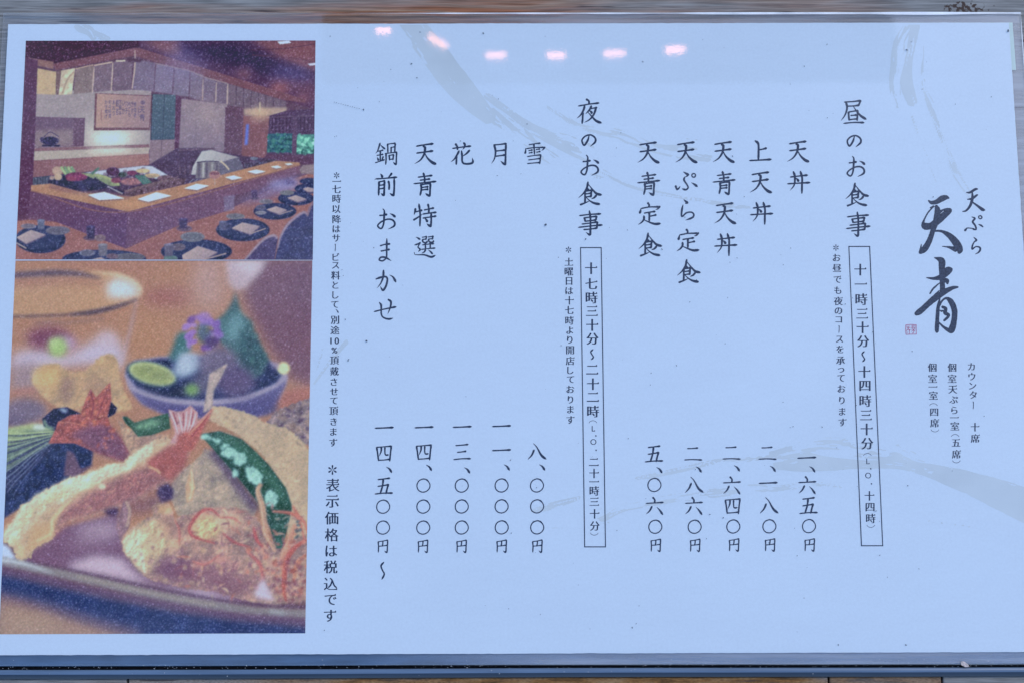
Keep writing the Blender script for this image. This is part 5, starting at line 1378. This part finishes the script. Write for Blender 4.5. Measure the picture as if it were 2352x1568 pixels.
W_ALL = [([(942, 56, 52), (985, 108, 62), (1035, 175, 62), (1085, 232, 52), (1122, 268, 34)], 0.0),
         ([(1120, 222, 16), (1175, 262, 16), (1230, 300, 22), (1300, 330, 40), (1345, 350, 44)], 0.22),
         ([(1135, 265, 34), (1185, 305, 40), (1240, 345, 34), (1300, 380, 26), (1380, 405, 14)], 0.42),
         ([(1262, 246, 12), (1320, 285, 14), (1380, 303, 28), (1425, 312, 26), (1500, 340, 22), (1560, 350, 30), (1620, 360, 30)], 0.36),
         ([(1385, 395, 10), (1450, 428, 10), (1530, 447, 9), (1600, 460, 10), (1660, 472, 14), (1720, 478, 8)], 0.25),
         ([(1570, 320, 5), (1650, 326, 6), (1700, 338, 7)], 0.45),
         # right hand sweep
         ([(2092, 58, 44), (2072, 95, 40), (2062, 150, 34), (2056, 200, 26), (2064, 240, 18)], 0.34),
         ([(2102, 60, 22), (2088, 140, 18), (2082, 190, 30), (2094, 232, 26)], 0.12),
         ([(2118, 95, 8), (2120, 190, 12), (2140, 245, 20), (2165, 320, 14), (2195, 395, 18), (2232, 455, 14)], 0.40),
         ([(2095, 268, 5), (2120, 340, 6), (2150, 418, 5)], 0.40),
         # lower right sweep
         ([(1780, 1040, 26), (1850, 1026, 30), (1920, 1024, 40), (2000, 1034, 36), (2060, 1040, 40), (2110, 1056, 30)], 0.42),
         ([(1790, 1063, 30), (1850, 1060, 44), (1900, 1064, 32), (1980, 1066, 20), (2080, 1068, 22), (2190, 1096, 44), (2290, 1132, 66), (2370, 1165, 80)], 0.02),
         ([(1462, 1098, 8), (1540, 1083, 12), (1640, 1060, 12), (1720, 1054, 10), (1790, 1046, 8)], 0.20),
         ([(1385, 1182, 30), (1440, 1160, 24), (1560, 1142, 20), (1650, 1130, 22), (1730, 1120, 18), (1790, 1122, 16), (1860, 1110, 14), (1930, 1118, 8)], 0.36),
         ([(1225, 1172, 10), (1270, 1160, 16), (1330, 1142, 8)], 0.3), ([(1200, 1205, 6), (1320, 1210, 7), (1400, 1200, 5)], 0.5),
         ([(2150, 1090, 20), (2250, 1126, 26), (2365, 1172, 30)], 0.05),
         # traces near the photos
         ([(186, 60, 30), (205, 72, 22), (216, 88, 14)], 0.1), ([(222, 78, 18), (246, 90, 16)], 0.15),
         ([(722, 880, 5), (760, 828, 8), (795, 786, 12)], 0.2), ([(728, 850, 3), (742, 800, 5)], 0.3),
         ([(2130, 1196, 4), (2200, 1204, 4), (2260, 1212, 4)], 0.45)]
# one colour only, drawn as non-overlapping sheets each a hair above the last
for i in range(0, len(W_ALL)):
    o = wash([W_ALL[i]], 300 + i * 13)
    if o.v:
        on_menu(o.build('brush_mark', 0.000012 + 0.0000006 * i, M_WASH))

# ------------------------------------------------------------------ lettering
ZT = 0.00004
def brush_column(name, items, label):
    fl = Flat()
    for view, ch, x, y in items:
        v, f = brush_glyph(ch)
        fl.add(v + Z(view, x, y), f)
    return on_menu(fl.build(name, ZT, M_INK), label)

brush_column('menu_heading', [('A7', '昼', 288, 243), ('A7', 'の', 296, 525), ('A7', 'お', 315, 772), ('A7', '食', 320, 1047), ('A7', '事', 334, 1337)], 'lunch heading in brush characters')
brush_column('menu_heading', [('A6', '夜', 286, 233), ('A6', 'の', 283, 518), ('A6', 'お', 294, 760), ('A6', '食', 290, 1036), ('A6', '事', 296, 1325)], 'dinner heading in brush characters')
DISH = [[('A4', '天', 1708, 233), ('A4', '丼', 1709, 531)], [('A4', '上', 1332, 230), ('A4', '天', 1342, 535), ('A4', '丼', 1345, 834)],
        [('A4', '天', 977, 238), ('A4', '青', 977, 538), ('A4', '天', 992, 838), ('A4', '丼', 994, 1141)],
        [('A4', '天', 612, 241), ('A4', 'ぷ', 611, 526), ('A4', 'ら', 631, 801), ('A4', '定', 627, 1105), ('A4', '食', 630, 1404)],
        [('A4', '天', 241, 243), ('A4', '青', 239, 545), ('A4', '定', 249, 846), ('A4', '食', 252, 1144)],
        [('A1', '雪', 1905, 718)], [('A1', '月', 1515, 720)], [('A1', '花', 1110, 720)],
        [('A1', '天', 712, 720), ('A1', '青', 704, 1051), ('A1', '特', 704, 1389), ('A2', '選', 707, 508)],
        [('A1', '鍋', 285, 720), ('A1', '前', 283, 1050), ('A1', 'お', 290, 1430), ('A2', 'ま', 275, 545), ('A2', 'か', 285, 885), ('A2', 'せ', 270, 1195)]]
for it in DISH:
    brush_column('dish_name', it, None)
PRICE = [[('A5', '一', 2063, 376), ('A5', '、', 2132, 503), ('A5', '六', 2072, 682), ('A5', '五', 2085, 918), ('A5', '〇', 2093, 1148), ('A5', '円', 2100, 1358)],
         [('A5', '二', 1620, 332), ('A5', '、', 1685, 497), ('A5', '一', 1627, 660), ('A5', '八', 1640, 918), ('A5', '〇', 1645, 1150), ('A5', '円', 1652, 1358)],
         [('A5', '二', 1213, 330), ('A5', '、', 1280, 492), ('A5', '六', 1220, 685), ('A5', '四', 1228, 920), ('A5', '〇', 1237, 1152), ('A5', '円', 1245, 1358)],
         [('A5', '二', 780, 340), ('A5', '、', 848, 505), ('A5', '八', 793, 685), ('A5', '六', 790, 916), ('A5', '〇', 800, 1155), ('A5', '円', 805, 1362)],
         [('A5', '五', 337, 335), ('A5', '、', 403, 512), ('A5', '〇', 345, 683), ('A5', '六', 347, 916), ('A5', '〇', 355, 1155), ('A5', '円', 360, 1362)],
         [('A3', '八', 1576, 386), ('A3', '、', 1625, 522), ('A3', '〇', 1577, 685), ('A3', '〇', 1578, 871), ('A3', '〇', 1579, 1058), ('A3', '円', 1580, 1223)],
         [('A3', '一', 1258, 157), ('A3', '一', 1258, 371), ('A3', '、', 1310, 522), ('A3', '〇', 1262, 685), ('A3', '〇', 1262, 871), ('A3', '〇', 1263, 1058), ('A3', '円', 1262, 1223)],
         [('A3', '一', 907, 164), ('A3', '三', 907, 388), ('A3', '、', 957, 548), ('A3', '〇', 907, 686), ('A3', '〇', 907, 872), ('A3', '〇', 907, 1059), ('A3', '円', 905, 1224)],
         [('A3', '一', 568, 168), ('A3', '四', 568, 388), ('A3', '、', 617, 525), ('A3', '〇', 566, 686), ('A3', '〇', 565, 873), ('A3', '〇', 564, 1060), ('A3', '円', 561, 1224)],
         [('A3', '一', 213, 172), ('A3', '四', 213, 398), ('A3', '、', 262, 543), ('A3', '五', 210, 692), ('A3', '〇', 207, 874), ('A3', '〇', 206, 1060), ('A3', '円', 204, 1224), ('A3', '〜', 200, 1445)]]
for it in PRICE:
    brush_column('dish_price', it, None)

KANA = 'はサビスとしてさせきまよりおでもコをっカウンタぷらの'
def small_column(name, items, size, bold, label, parent=None):
    """items: (view, char, x, y[, factor])"""
    fl = Flat()
    for it in items:
        view, ch, x, y = it[:4]
        s = size * (it[4] if len(it) > 4 else 1.0) * 0.91875
        if ch in KANA:
            s *= 0.96
        if ch in '．':
            s = size * 0.62
        v, f = small_glyph(ch, bold)
        fl.add(v * s + Z(view, x, y), f)
    o = on_menu(fl.build(name, ZT, M_INK), label)
    return o

def col(view, s, pts):
    return [(view, c, x, y) for c, (x, y) in zip(s, pts)]
note1 = col('N1', '*一七時以降はサービス料として、別', [(202, 75), (200, 135), (198, 210), (200, 305), (198, 405), (200, 505), (198, 600), (195, 690), (188, 782), (193, 875), (190, 958), (190, 1055), (188, 1150), (188, 1247), (182, 1340), (206, 1402), (183, 1490)]) + \
        col('N2', '途', [(192, 105)]) + [('N2', '1', 152, 215), ('N2', '0', 212, 215), ('N2', '%', 188, 312, .95)] + col('N2', '頂戴させて頂きます', [(188, 415), (187, 525), (182, 635), (183, 735), (182, 830), (180, 935), (180, 1045), (177, 1150), (175, 1260)])
small_column('footnote', note1, 23.0, 5, 'long service charge note beside the printed photos')
small_column('footnote', col('N3', '*表示価格は税込です', [(150, 85), (150, 225), (145, 375), (140, 525), (140, 678), (137, 825), (130, 970), (130, 1125), (130, 1270), (125, 1415)]), 35.4, 4, 'larger tax note below the service charge note')
small_column('footnote', col('B1', '*土曜日は十七時より開店してお', [(162, 98), (163, 215), (163, 312), (165, 405), (167, 500), (168, 593), (168, 688), (170, 790), (172, 885), (172, 978), (175, 1078), (175, 1183), (178, 1275), (180, 1365), (178, 1460)]) + col('B2', 'ります', [(170, 68), (170, 160), (170, 257)]), 23.0, 5, 'saturday opening note beside the dinner hours box')
small_column('footnote', col('B3', '*お昼でも夜のコースを承ってお', [(117, 77), (122, 175), (125, 278), (130, 390), (133, 495), (138, 600), (140, 697), (143, 782), (147, 873), (150, 972), (155, 1070), (160, 1180), (165, 1273), (165, 1352), (170, 1455)]) + col('B4', 'ります', [(165, 75), (168, 180), (170, 280)]), 23.0, 5, 'lunch course note beside the lunch hours box')
hours1 = col('B1', '十七時三十分〜二十', [(380, 280), (382, 430), (385, 567), (387, 700), (390, 835), (393, 968), (393, 1120), (390, 1272), (397, 1410)]) + [('B2', '二', 378, 47)] + col('B2', '時', [(380, 178)])
hours1b = [('B2', '（', 382, 272, .9), ('B2', 'L', 386, 338, .78), ('B2', '．', 408, 403), ('B2', 'O', 386, 462, .78), ('B2', '．', 410, 537)] + col('B2', '二十一時三十分', [(388, 652), (390, 755), (390, 833), (393, 918), (392, 1020), (395, 1132), (397, 1245)]) + [('B2', '）', 395, 1322, .9)]
hours2 = col('B3', '十一時三十分〜十四', [(352, 293), (357, 434), (363, 583), (370, 725), (375, 857), (380, 993), (386, 1140), (392, 1290), (398, 1427)]) + col('B4', '時三十分', [(383, 80), (388, 215), (395, 345), (400, 478)])
hours2b = [('B4', '（', 405, 577, .9), ('B4', 'L', 410, 643, .78), ('B4', '．', 435, 710), ('B4', 'O', 412, 775, .78), ('B4', '．', 442, 850)] + col('B4', '十四時', [(422, 965), (428, 1070), (435, 1175)]) + [('B4', '）', 437, 1250, .9)]
def hours_box(c, label):
    c = np.array(c, float) * 0.91875
    w = 2.3
    ce = c.mean(0)
    inn = c + np.sign(ce - c) * w
    fl = Flat()
    for i in range(4):
        j = (i + 1) % 4
        fl.add([c[i], c[j], inn[j], inn[i]], [(0, 1, 2, 3)])
    return on_menu(fl.build('hours_frame', ZT, M_INK), label)
b1 = hours_box([(1450.1, 618.4), (1504.2, 618.4), (1514.9, 1366.8), (1460.4, 1366.8)], 'thin ruled box around the dinner hours')
b2 = hours_box([(2121.0, 615.6), (2175.4, 615.6), (2208.0, 1364.0), (2152.4, 1364.0)], 'thin ruled box around the lunch hours')
def sub(o, par):
    """lettering inside a ruled box belongs to that box"""
    o.location = (0, 0, 0)
    o.parent = par
for par, a, b in ((b1, hours1, hours1b), (b2, hours2, hours2b)):
    fl = Flat()
    for items, size, bold in ((a, 31.8, 6), (b, 25.8, 5)):
        for it in items:
            view, ch, x, y = it[:4]
            s = size * (it[4] if len(it) > 4 else 1.0) * 0.91875
            if ch == '．':
                s = size * 0.8
            v, f = small_glyph(ch, bold if ch not in 'LO' else 1)
            fl.add(v * s + Z(view, x, y), f)
    o = fl.build('hours_lettering', ZT, M_INK)
    sub(o, par)
small_column('seat_note', col('R', 'カウンター十席', [(697, 493), (703, 590), (710, 683), (715, 770), (718, 870), (733, 1085), (735, 1195)]), 23.2, 5, 'counter seats line beside the right edge')
small_column('seat_note', col('R', '個室天ぷら一室（五席）', [(507, 502), (508, 610), (515, 718), (523, 818), (530, 920), (530, 993), (535, 1075), (540, 1165), (547, 1240), (550, 1350), (553, 1425)]), 23.2, 5, 'private room for five line in the middle of three')
small_column('seat_note', col('R', '個室一室（四席）', [(313, 502), (317, 610), (320, 692), (325, 775), (328, 862), (333, 940), (337, 1045), (342, 1122)]), 23.2, 5, 'private room for four line, leftmost of three')

# brushed shop name
def brush_logo(name, strokes, box, mat, label, n=190, nib=0.0, grow=0.0):
    x0, y0, x1, y1 = box
    size = max(x1 - x0, y1 - y0)
    st = [('x', np.asarray(s, float) - (x0, y0, 0)) for s in strokes]
    F = stroke_field(st, size, n, 1.0, 0.03)
    F = F + grow
    if nib:
        F = F + vnoise(n, n, 5, 77, 2) * nib
    v, f = march(F)
    v = (v / (n - 1) * 1.06 - 0.03) * size + (x0, y0)
    ox, oy, kz = VIEW['A8']
    fl = Flat()
    fl.add(np.stack([(ox + v[:, 0] / kz) * 0.91875, (oy + v[:, 1] / kz) * 0.91875], 1), f)
    return on_menu(fl.build(name, ZT, mat), label)
TEN = [[(303, 232, 8), (330, 250, 28), (375, 245, 38), (430, 213, 52), (465, 202, 38), (488, 207, 18)], [(322, 298, 8), (350, 286, 11), (302, 340, 9), (268, 400, 11), (252, 440, 20)],
       [(378, 288, 28), (388, 330, 52), (374, 420, 52), (345, 510, 42), (310, 610, 48), (268, 680, 54), (235, 708, 38), (222, 720, 14)],
       [(254, 445, 22), (272, 470, 60), (325, 468, 56), (390, 420, 62), (450, 368, 58), (492, 330, 50), (505, 322, 26)], [(405, 340, 24), (440, 320, 16), (480, 315, 24), (503, 322, 24)],
       [(362, 516, 12), (425, 518, 20), (500, 560, 48), (560, 625, 66), (594, 685, 58), (590, 712, 30)], [(432, 659, 3), (490, 666, 16), (555, 685, 46)], [(236, 640, 4), (232, 670, 12), (226, 700, 18)]]
brush_logo('shop_name', TEN, (200, 170, 640, 740), M_INK_LOGO, 'large brushed upper character of the shop name', nib=3.0, grow=2.0)
SEI = [[(360, 764, 6), (398, 776, 32), (428, 800, 60), (428, 870, 52), (430, 960, 42), (434, 1040, 44), (428, 1085, 40)],
       [(285, 950, 5), (350, 958, 24), (420, 944, 46), (480, 900, 52), (514, 872, 26), (480, 862, 22), (450, 880, 16)], [(435, 975, 36), (474, 978, 38), (480, 1002, 18)],
       [(412, 996, 5), (350, 1050, 13), (318, 1098, 10)], [(575, 1038, 14), (530, 1045, 30), (460, 1078, 46), (390, 1125, 50), (300, 1200, 44), (222, 1265, 52), (192, 1284, 36)],
       [(402, 1072, 7), (320, 1150, 11), (245, 1218, 6)], [(410, 1142, 6), (394, 1220, 28), (386, 1320, 32), (382, 1425, 36), (382, 1452, 22)],
       [(395, 1235, 10), (430, 1168, 14), (470, 1142, 18), (512, 1172, 46), (545, 1250, 50), (543, 1340, 50), (522, 1428, 58), (498, 1442, 36), (440, 1405, 18), (398, 1362, 8)],
       [(436, 1224, 22), (464, 1238, 28), (458, 1278, 32), (490, 1296, 26), (480, 1320, 22), (452, 1346, 18)], [(414, 1255, 4), (424, 1262, 14), (440, 1258, 10)]]
brush_logo('shop_name', SEI, (170, 750, 600, 1470), M_INK_LOGO, 'large brushed lower character of the shop name', nib=3.0, grow=2.0)
SUBN = [[(658, 156, 6), (690, 156, 18), (738, 128, 22), (760, 124, 10)], [(666, 220, 6), (710, 214, 20), (748, 186, 18), (762, 178, 8)], [(712, 160, 12), (712, 215, 24), (692, 280, 22), (655, 325, 16), (620, 334, 4)], [(704, 240, 10), (760, 280, 18), (805, 314, 28), (826, 320, 12)],
        [(708, 384, 5), (736, 398, 14), (716, 430, 16), (740, 466, 15), (746, 500, 14), (720, 502, 7)], [(728, 494, 8), (668, 488, 8), (646, 508, 20)], [(772, 454, 5), (795, 464, 14), (810, 476, 9)],
        [(787, 372, 9), (799, 380, 10), (801, 392, 10), (788, 402, 9), (774, 394, 9), (772, 380, 9), (787, 372, 9)],
        [(726, 574, 4), (750, 600, 16), (734, 615, 9)], [(733, 612, 8), (714, 650, 13), (712, 684, 14), (745, 662, 9), (780, 668, 14), (786, 690, 16), (770, 715, 12), (740, 731, 3)]]
brush_logo('shop_subtitle', SUBN, (600, 110, 850, 740), M_INK, 'small brushed characters beside the shop name', 240, grow=1.2)
SEAL = [[(92, 1390, 5), (140, 1386, 5), (188, 1390, 5)], [(92, 1390, 5), (90, 1430, 4), (94, 1478, 5)], [(94, 1478, 5), (140, 1476, 5), (190, 1476, 5)], [(188, 1388, 5), (189, 1430, 4), (190, 1476, 5)],
        [(98, 1404, 4), (130, 1402, 4)], [(100, 1420, 4), (130, 1416, 4)], [(114, 1402, 3), (112, 1430, 4), (98, 1446, 3)], [(114, 1425, 3), (130, 1442, 4)], [(124, 1440, 4), (124, 1470, 4)], [(104, 1450, 3), (104, 1468, 3)],
        [(142, 1402, 4), (180, 1400, 4)], [(158, 1394, 3), (156, 1420, 4)], [(140, 1416, 4), (182, 1412, 4)], [(176, 1414, 3), (160, 1440, 4), (144, 1452, 3)], [(150, 1426, 3), (176, 1446, 4)], [(166, 1440, 3), (164, 1462, 4), (150, 1466, 3)], [(98, 1434, 3), (184, 1430, 3)]]
brush_logo('red_seal', SEAL, (80, 1378, 200, 1488), M_SEAL, 'small red square seal stamp', 110, grow=0.5)

# ------------------------------------------------------------------ dirt: specks on the sheet, crumbs in the groove
M_SPECK = diffuse('dark dirt specks', (0.10, 0.12, 0.15), 0.9)
fl = Flat()
g = np.random.default_rng(21)
def blob(cx, cy, r, e=1.0, a=0.0):
    t = np.linspace(0, 2 * math.pi, 9, endpoint=False)
    rr = r * g.uniform(.7, 1.2, 9)
    x, y = rr * np.cos(t) * e, rr * np.sin(t)
    fl.add(np.stack([cx + x * math.cos(a) - y * math.sin(a), cy + x * math.sin(a) + y * math.cos(a)], 1), [tuple(range(9))])
for k in range(150):
    x, y = g.uniform(740, 2310), g.uniform(70, 1490)
    blob(x, y, g.uniform(.4, 1.15), g.uniform(1, 2.0), g.uniform(0, 3))
for x, y, r in ((835, 253, 1.6), (945, 148, 1.5), (1110, 78, 1.6), (1253, 517, 2.4), (842, 783, 2.0), (2082, 116, 1.6), (1345, 550, 1.4), (1630, 1180, 1.2), (2315, 72, 2.2), (1925, 1505 - 25, 1.4), (2080, 1480, 1.6), (1452, 1440, 1.4)):
    blob(x, y, r, 1.5, g.uniform(0, 3))
for i in range(12):
    blob(768 + i * 5.2, 236 + i * 1.35, .55, 3.2, .25)
o = fl.build('dirt_speck', 0.00046, M_SPECK)
on_menu(o)
o['kind'] = 'stuff'
M_DUST = diffuse('pale dust', (0.55, 0.55, 0.55), 0.9, noise=(900, 900, .5))
v, f = [], []
for k in range(260):
    x = g.uniform(-0.215, 0.215)
    y = plane([(1176, g.uniform(1525.5, 1534.5))])[0][1] + (0.00015 if x < 0 else 0)
    if g.random() < .22:
        y = plane([(1176, g.uniform(1512, 1550))])[0][1]
    r = g.uniform(0.00006, 0.00022) * (1.5 if g.random() < .08 else 1)
    zc = 0.00055 if y > ypx(1526) else (-0.0012 if y > ypx(1534.5) else 0.00025)
    b = len(v)
    for dx, dy, dz in ((1, 0, 0), (-1, 0, 0), (0, 1, 0), (0, -1, 0), (0, 0, 1), (0, 0, -1)):
        s = r * g.uniform(.6, 1.3)
        v.append((x + dx * s, y + dy * s, zc + dz * s * .6))
    f += [(b, b + 2, b + 4), (b + 2, b + 1, b + 4), (b + 1, b + 3, b + 4), (b + 3, b, b + 4), (b + 2, b, b + 5), (b + 1, b + 2, b + 5), (b + 3, b + 1, b + 5), (b, b + 3, b + 5)]
o = link('dust_grains', v, f, M_DUST)
tag(o, 'pale dust grains caught along the dark groove below the menu', 'dust', kind='stuff')
# a pale flake lying across the groove at the right
P = plane([(2206, 1519), (2213, 1517), (2222, 1524), (2226, 1530), (2216, 1531), (2207, 1526)], 0.0006)
P2 = P.copy(); P2[:, 2] = 0.0004
nP = len(P)
flake = link('paint_flake', [tuple(p) for p in P] + [tuple(p) for p in P2], [tuple(range(nP))[::-1], tuple(range(nP, 2 * nP))] + [(i, (i + 1) % nP, nP + (i + 1) % nP, nP + i) for i in range(nP)],
             diffuse('pale brown flake', (0.62, 0.5, 0.44), 0.7, noise=(1500, 1500, .5)))
tag(flake, 'tiny pale brown flake lying across the dark groove near the right end', 'flake')

# ------------------------------------------------------------------ what the film reflects: canopy edge with six small lamps
def mirror_ray(u, v, h):
    p = plane([(u, v)])[0]
    d = p - Cn
    d[2] = -d[2]
    return p + d * (h / d[2])
HC = 2.10
a = mirror_ray(735, 172, HC); b = mirror_ray(2062, 166, HC)
M_CANOPY = diffuse('dark painted canopy boards', (0.10, 0.09, 0.085), 0.8, 0.1, noise=(3, 60, .3))
can = box('canopy', float(a[0]), float(b[0]), float((a[1] + b[1]) / 2), float(a[1]) + 1.4, HC, HC + 0.06, M_CANOPY)
tag(can, 'dark painted canopy overhead that holds the small lamps', 'canopy', kind='structure')
M_BULB, ns, ls, out = new_mat('glowing warm bulb')
em = ns.new('ShaderNodeEmission'); em.inputs['Color'].default_value = (1.0, 0.42, 0.26, 1); em.inputs['Strength'].default_value = 8.0
ls.new(em.outputs[0], out.inputs[0])
M_HOUSE = diffuse('white lamp housing', (0.5, 0.5, 0.5), 0.5, 0.3)
def tube(name, L, r, mat, parent, z, seg=14):
    v, f = [], []
    for s in (-1, 1):
        for i in range(seg):
            t = 2 * math.pi * i / seg
            v.append((s * L / 2, r * math.cos(t), z + r * math.sin(t)))
    for i in range(seg):
        j = (i + 1) % seg
        f.append((i, j, seg + j, seg + i))
    f += [tuple(range(seg))[::-1], tuple(range(seg, 2 * seg))]
    return link(name, v, f, mat, parent, False)
LAMPS = [(881, 69, 40, 9, 0), (1005, 95, 60, 8, -32), (1139, 127, 56, 7, 0), (1277, 128, 52, 7.5, -4), (1411, 123, 58, 7, 4), (1551, 115, 54, 8.5, 4)]
LAB = ['short warm lamp at the far left of the row under the canopy', 'warm tube lamp turned at a slant in the row under the canopy', 'warm tube lamp right of the slanted one under the canopy',
       'fourth warm tube lamp from the left under the canopy', 'second warm tube lamp from the right under the canopy', 'warm tube lamp at the far right of the row under the canopy']
for (u, vv_, L, r, ang), lab in zip(LAMPS, LAB):
    h = HC - 0.05
    p = mirror_ray(u, vv_, h)
    sc_m = (np.linalg.norm(p - Cn) + DIST * 0.9) / FPX
    t = empty('tube_lamp', tuple(p))
    t.rotation_euler = (0, 0, math.radians(ang))
    tag(t, lab, 'lamp', 'tube lamps under the canopy')
    tube('bulb', L * sc_m, r * sc_m, M_BULB, t, 0.0)
    hb = box('housing', -L * sc_m * .4, L * sc_m * .4, -0.012, 0.012, r * sc_m + 0.001, 0.049, M_HOUSE, t)
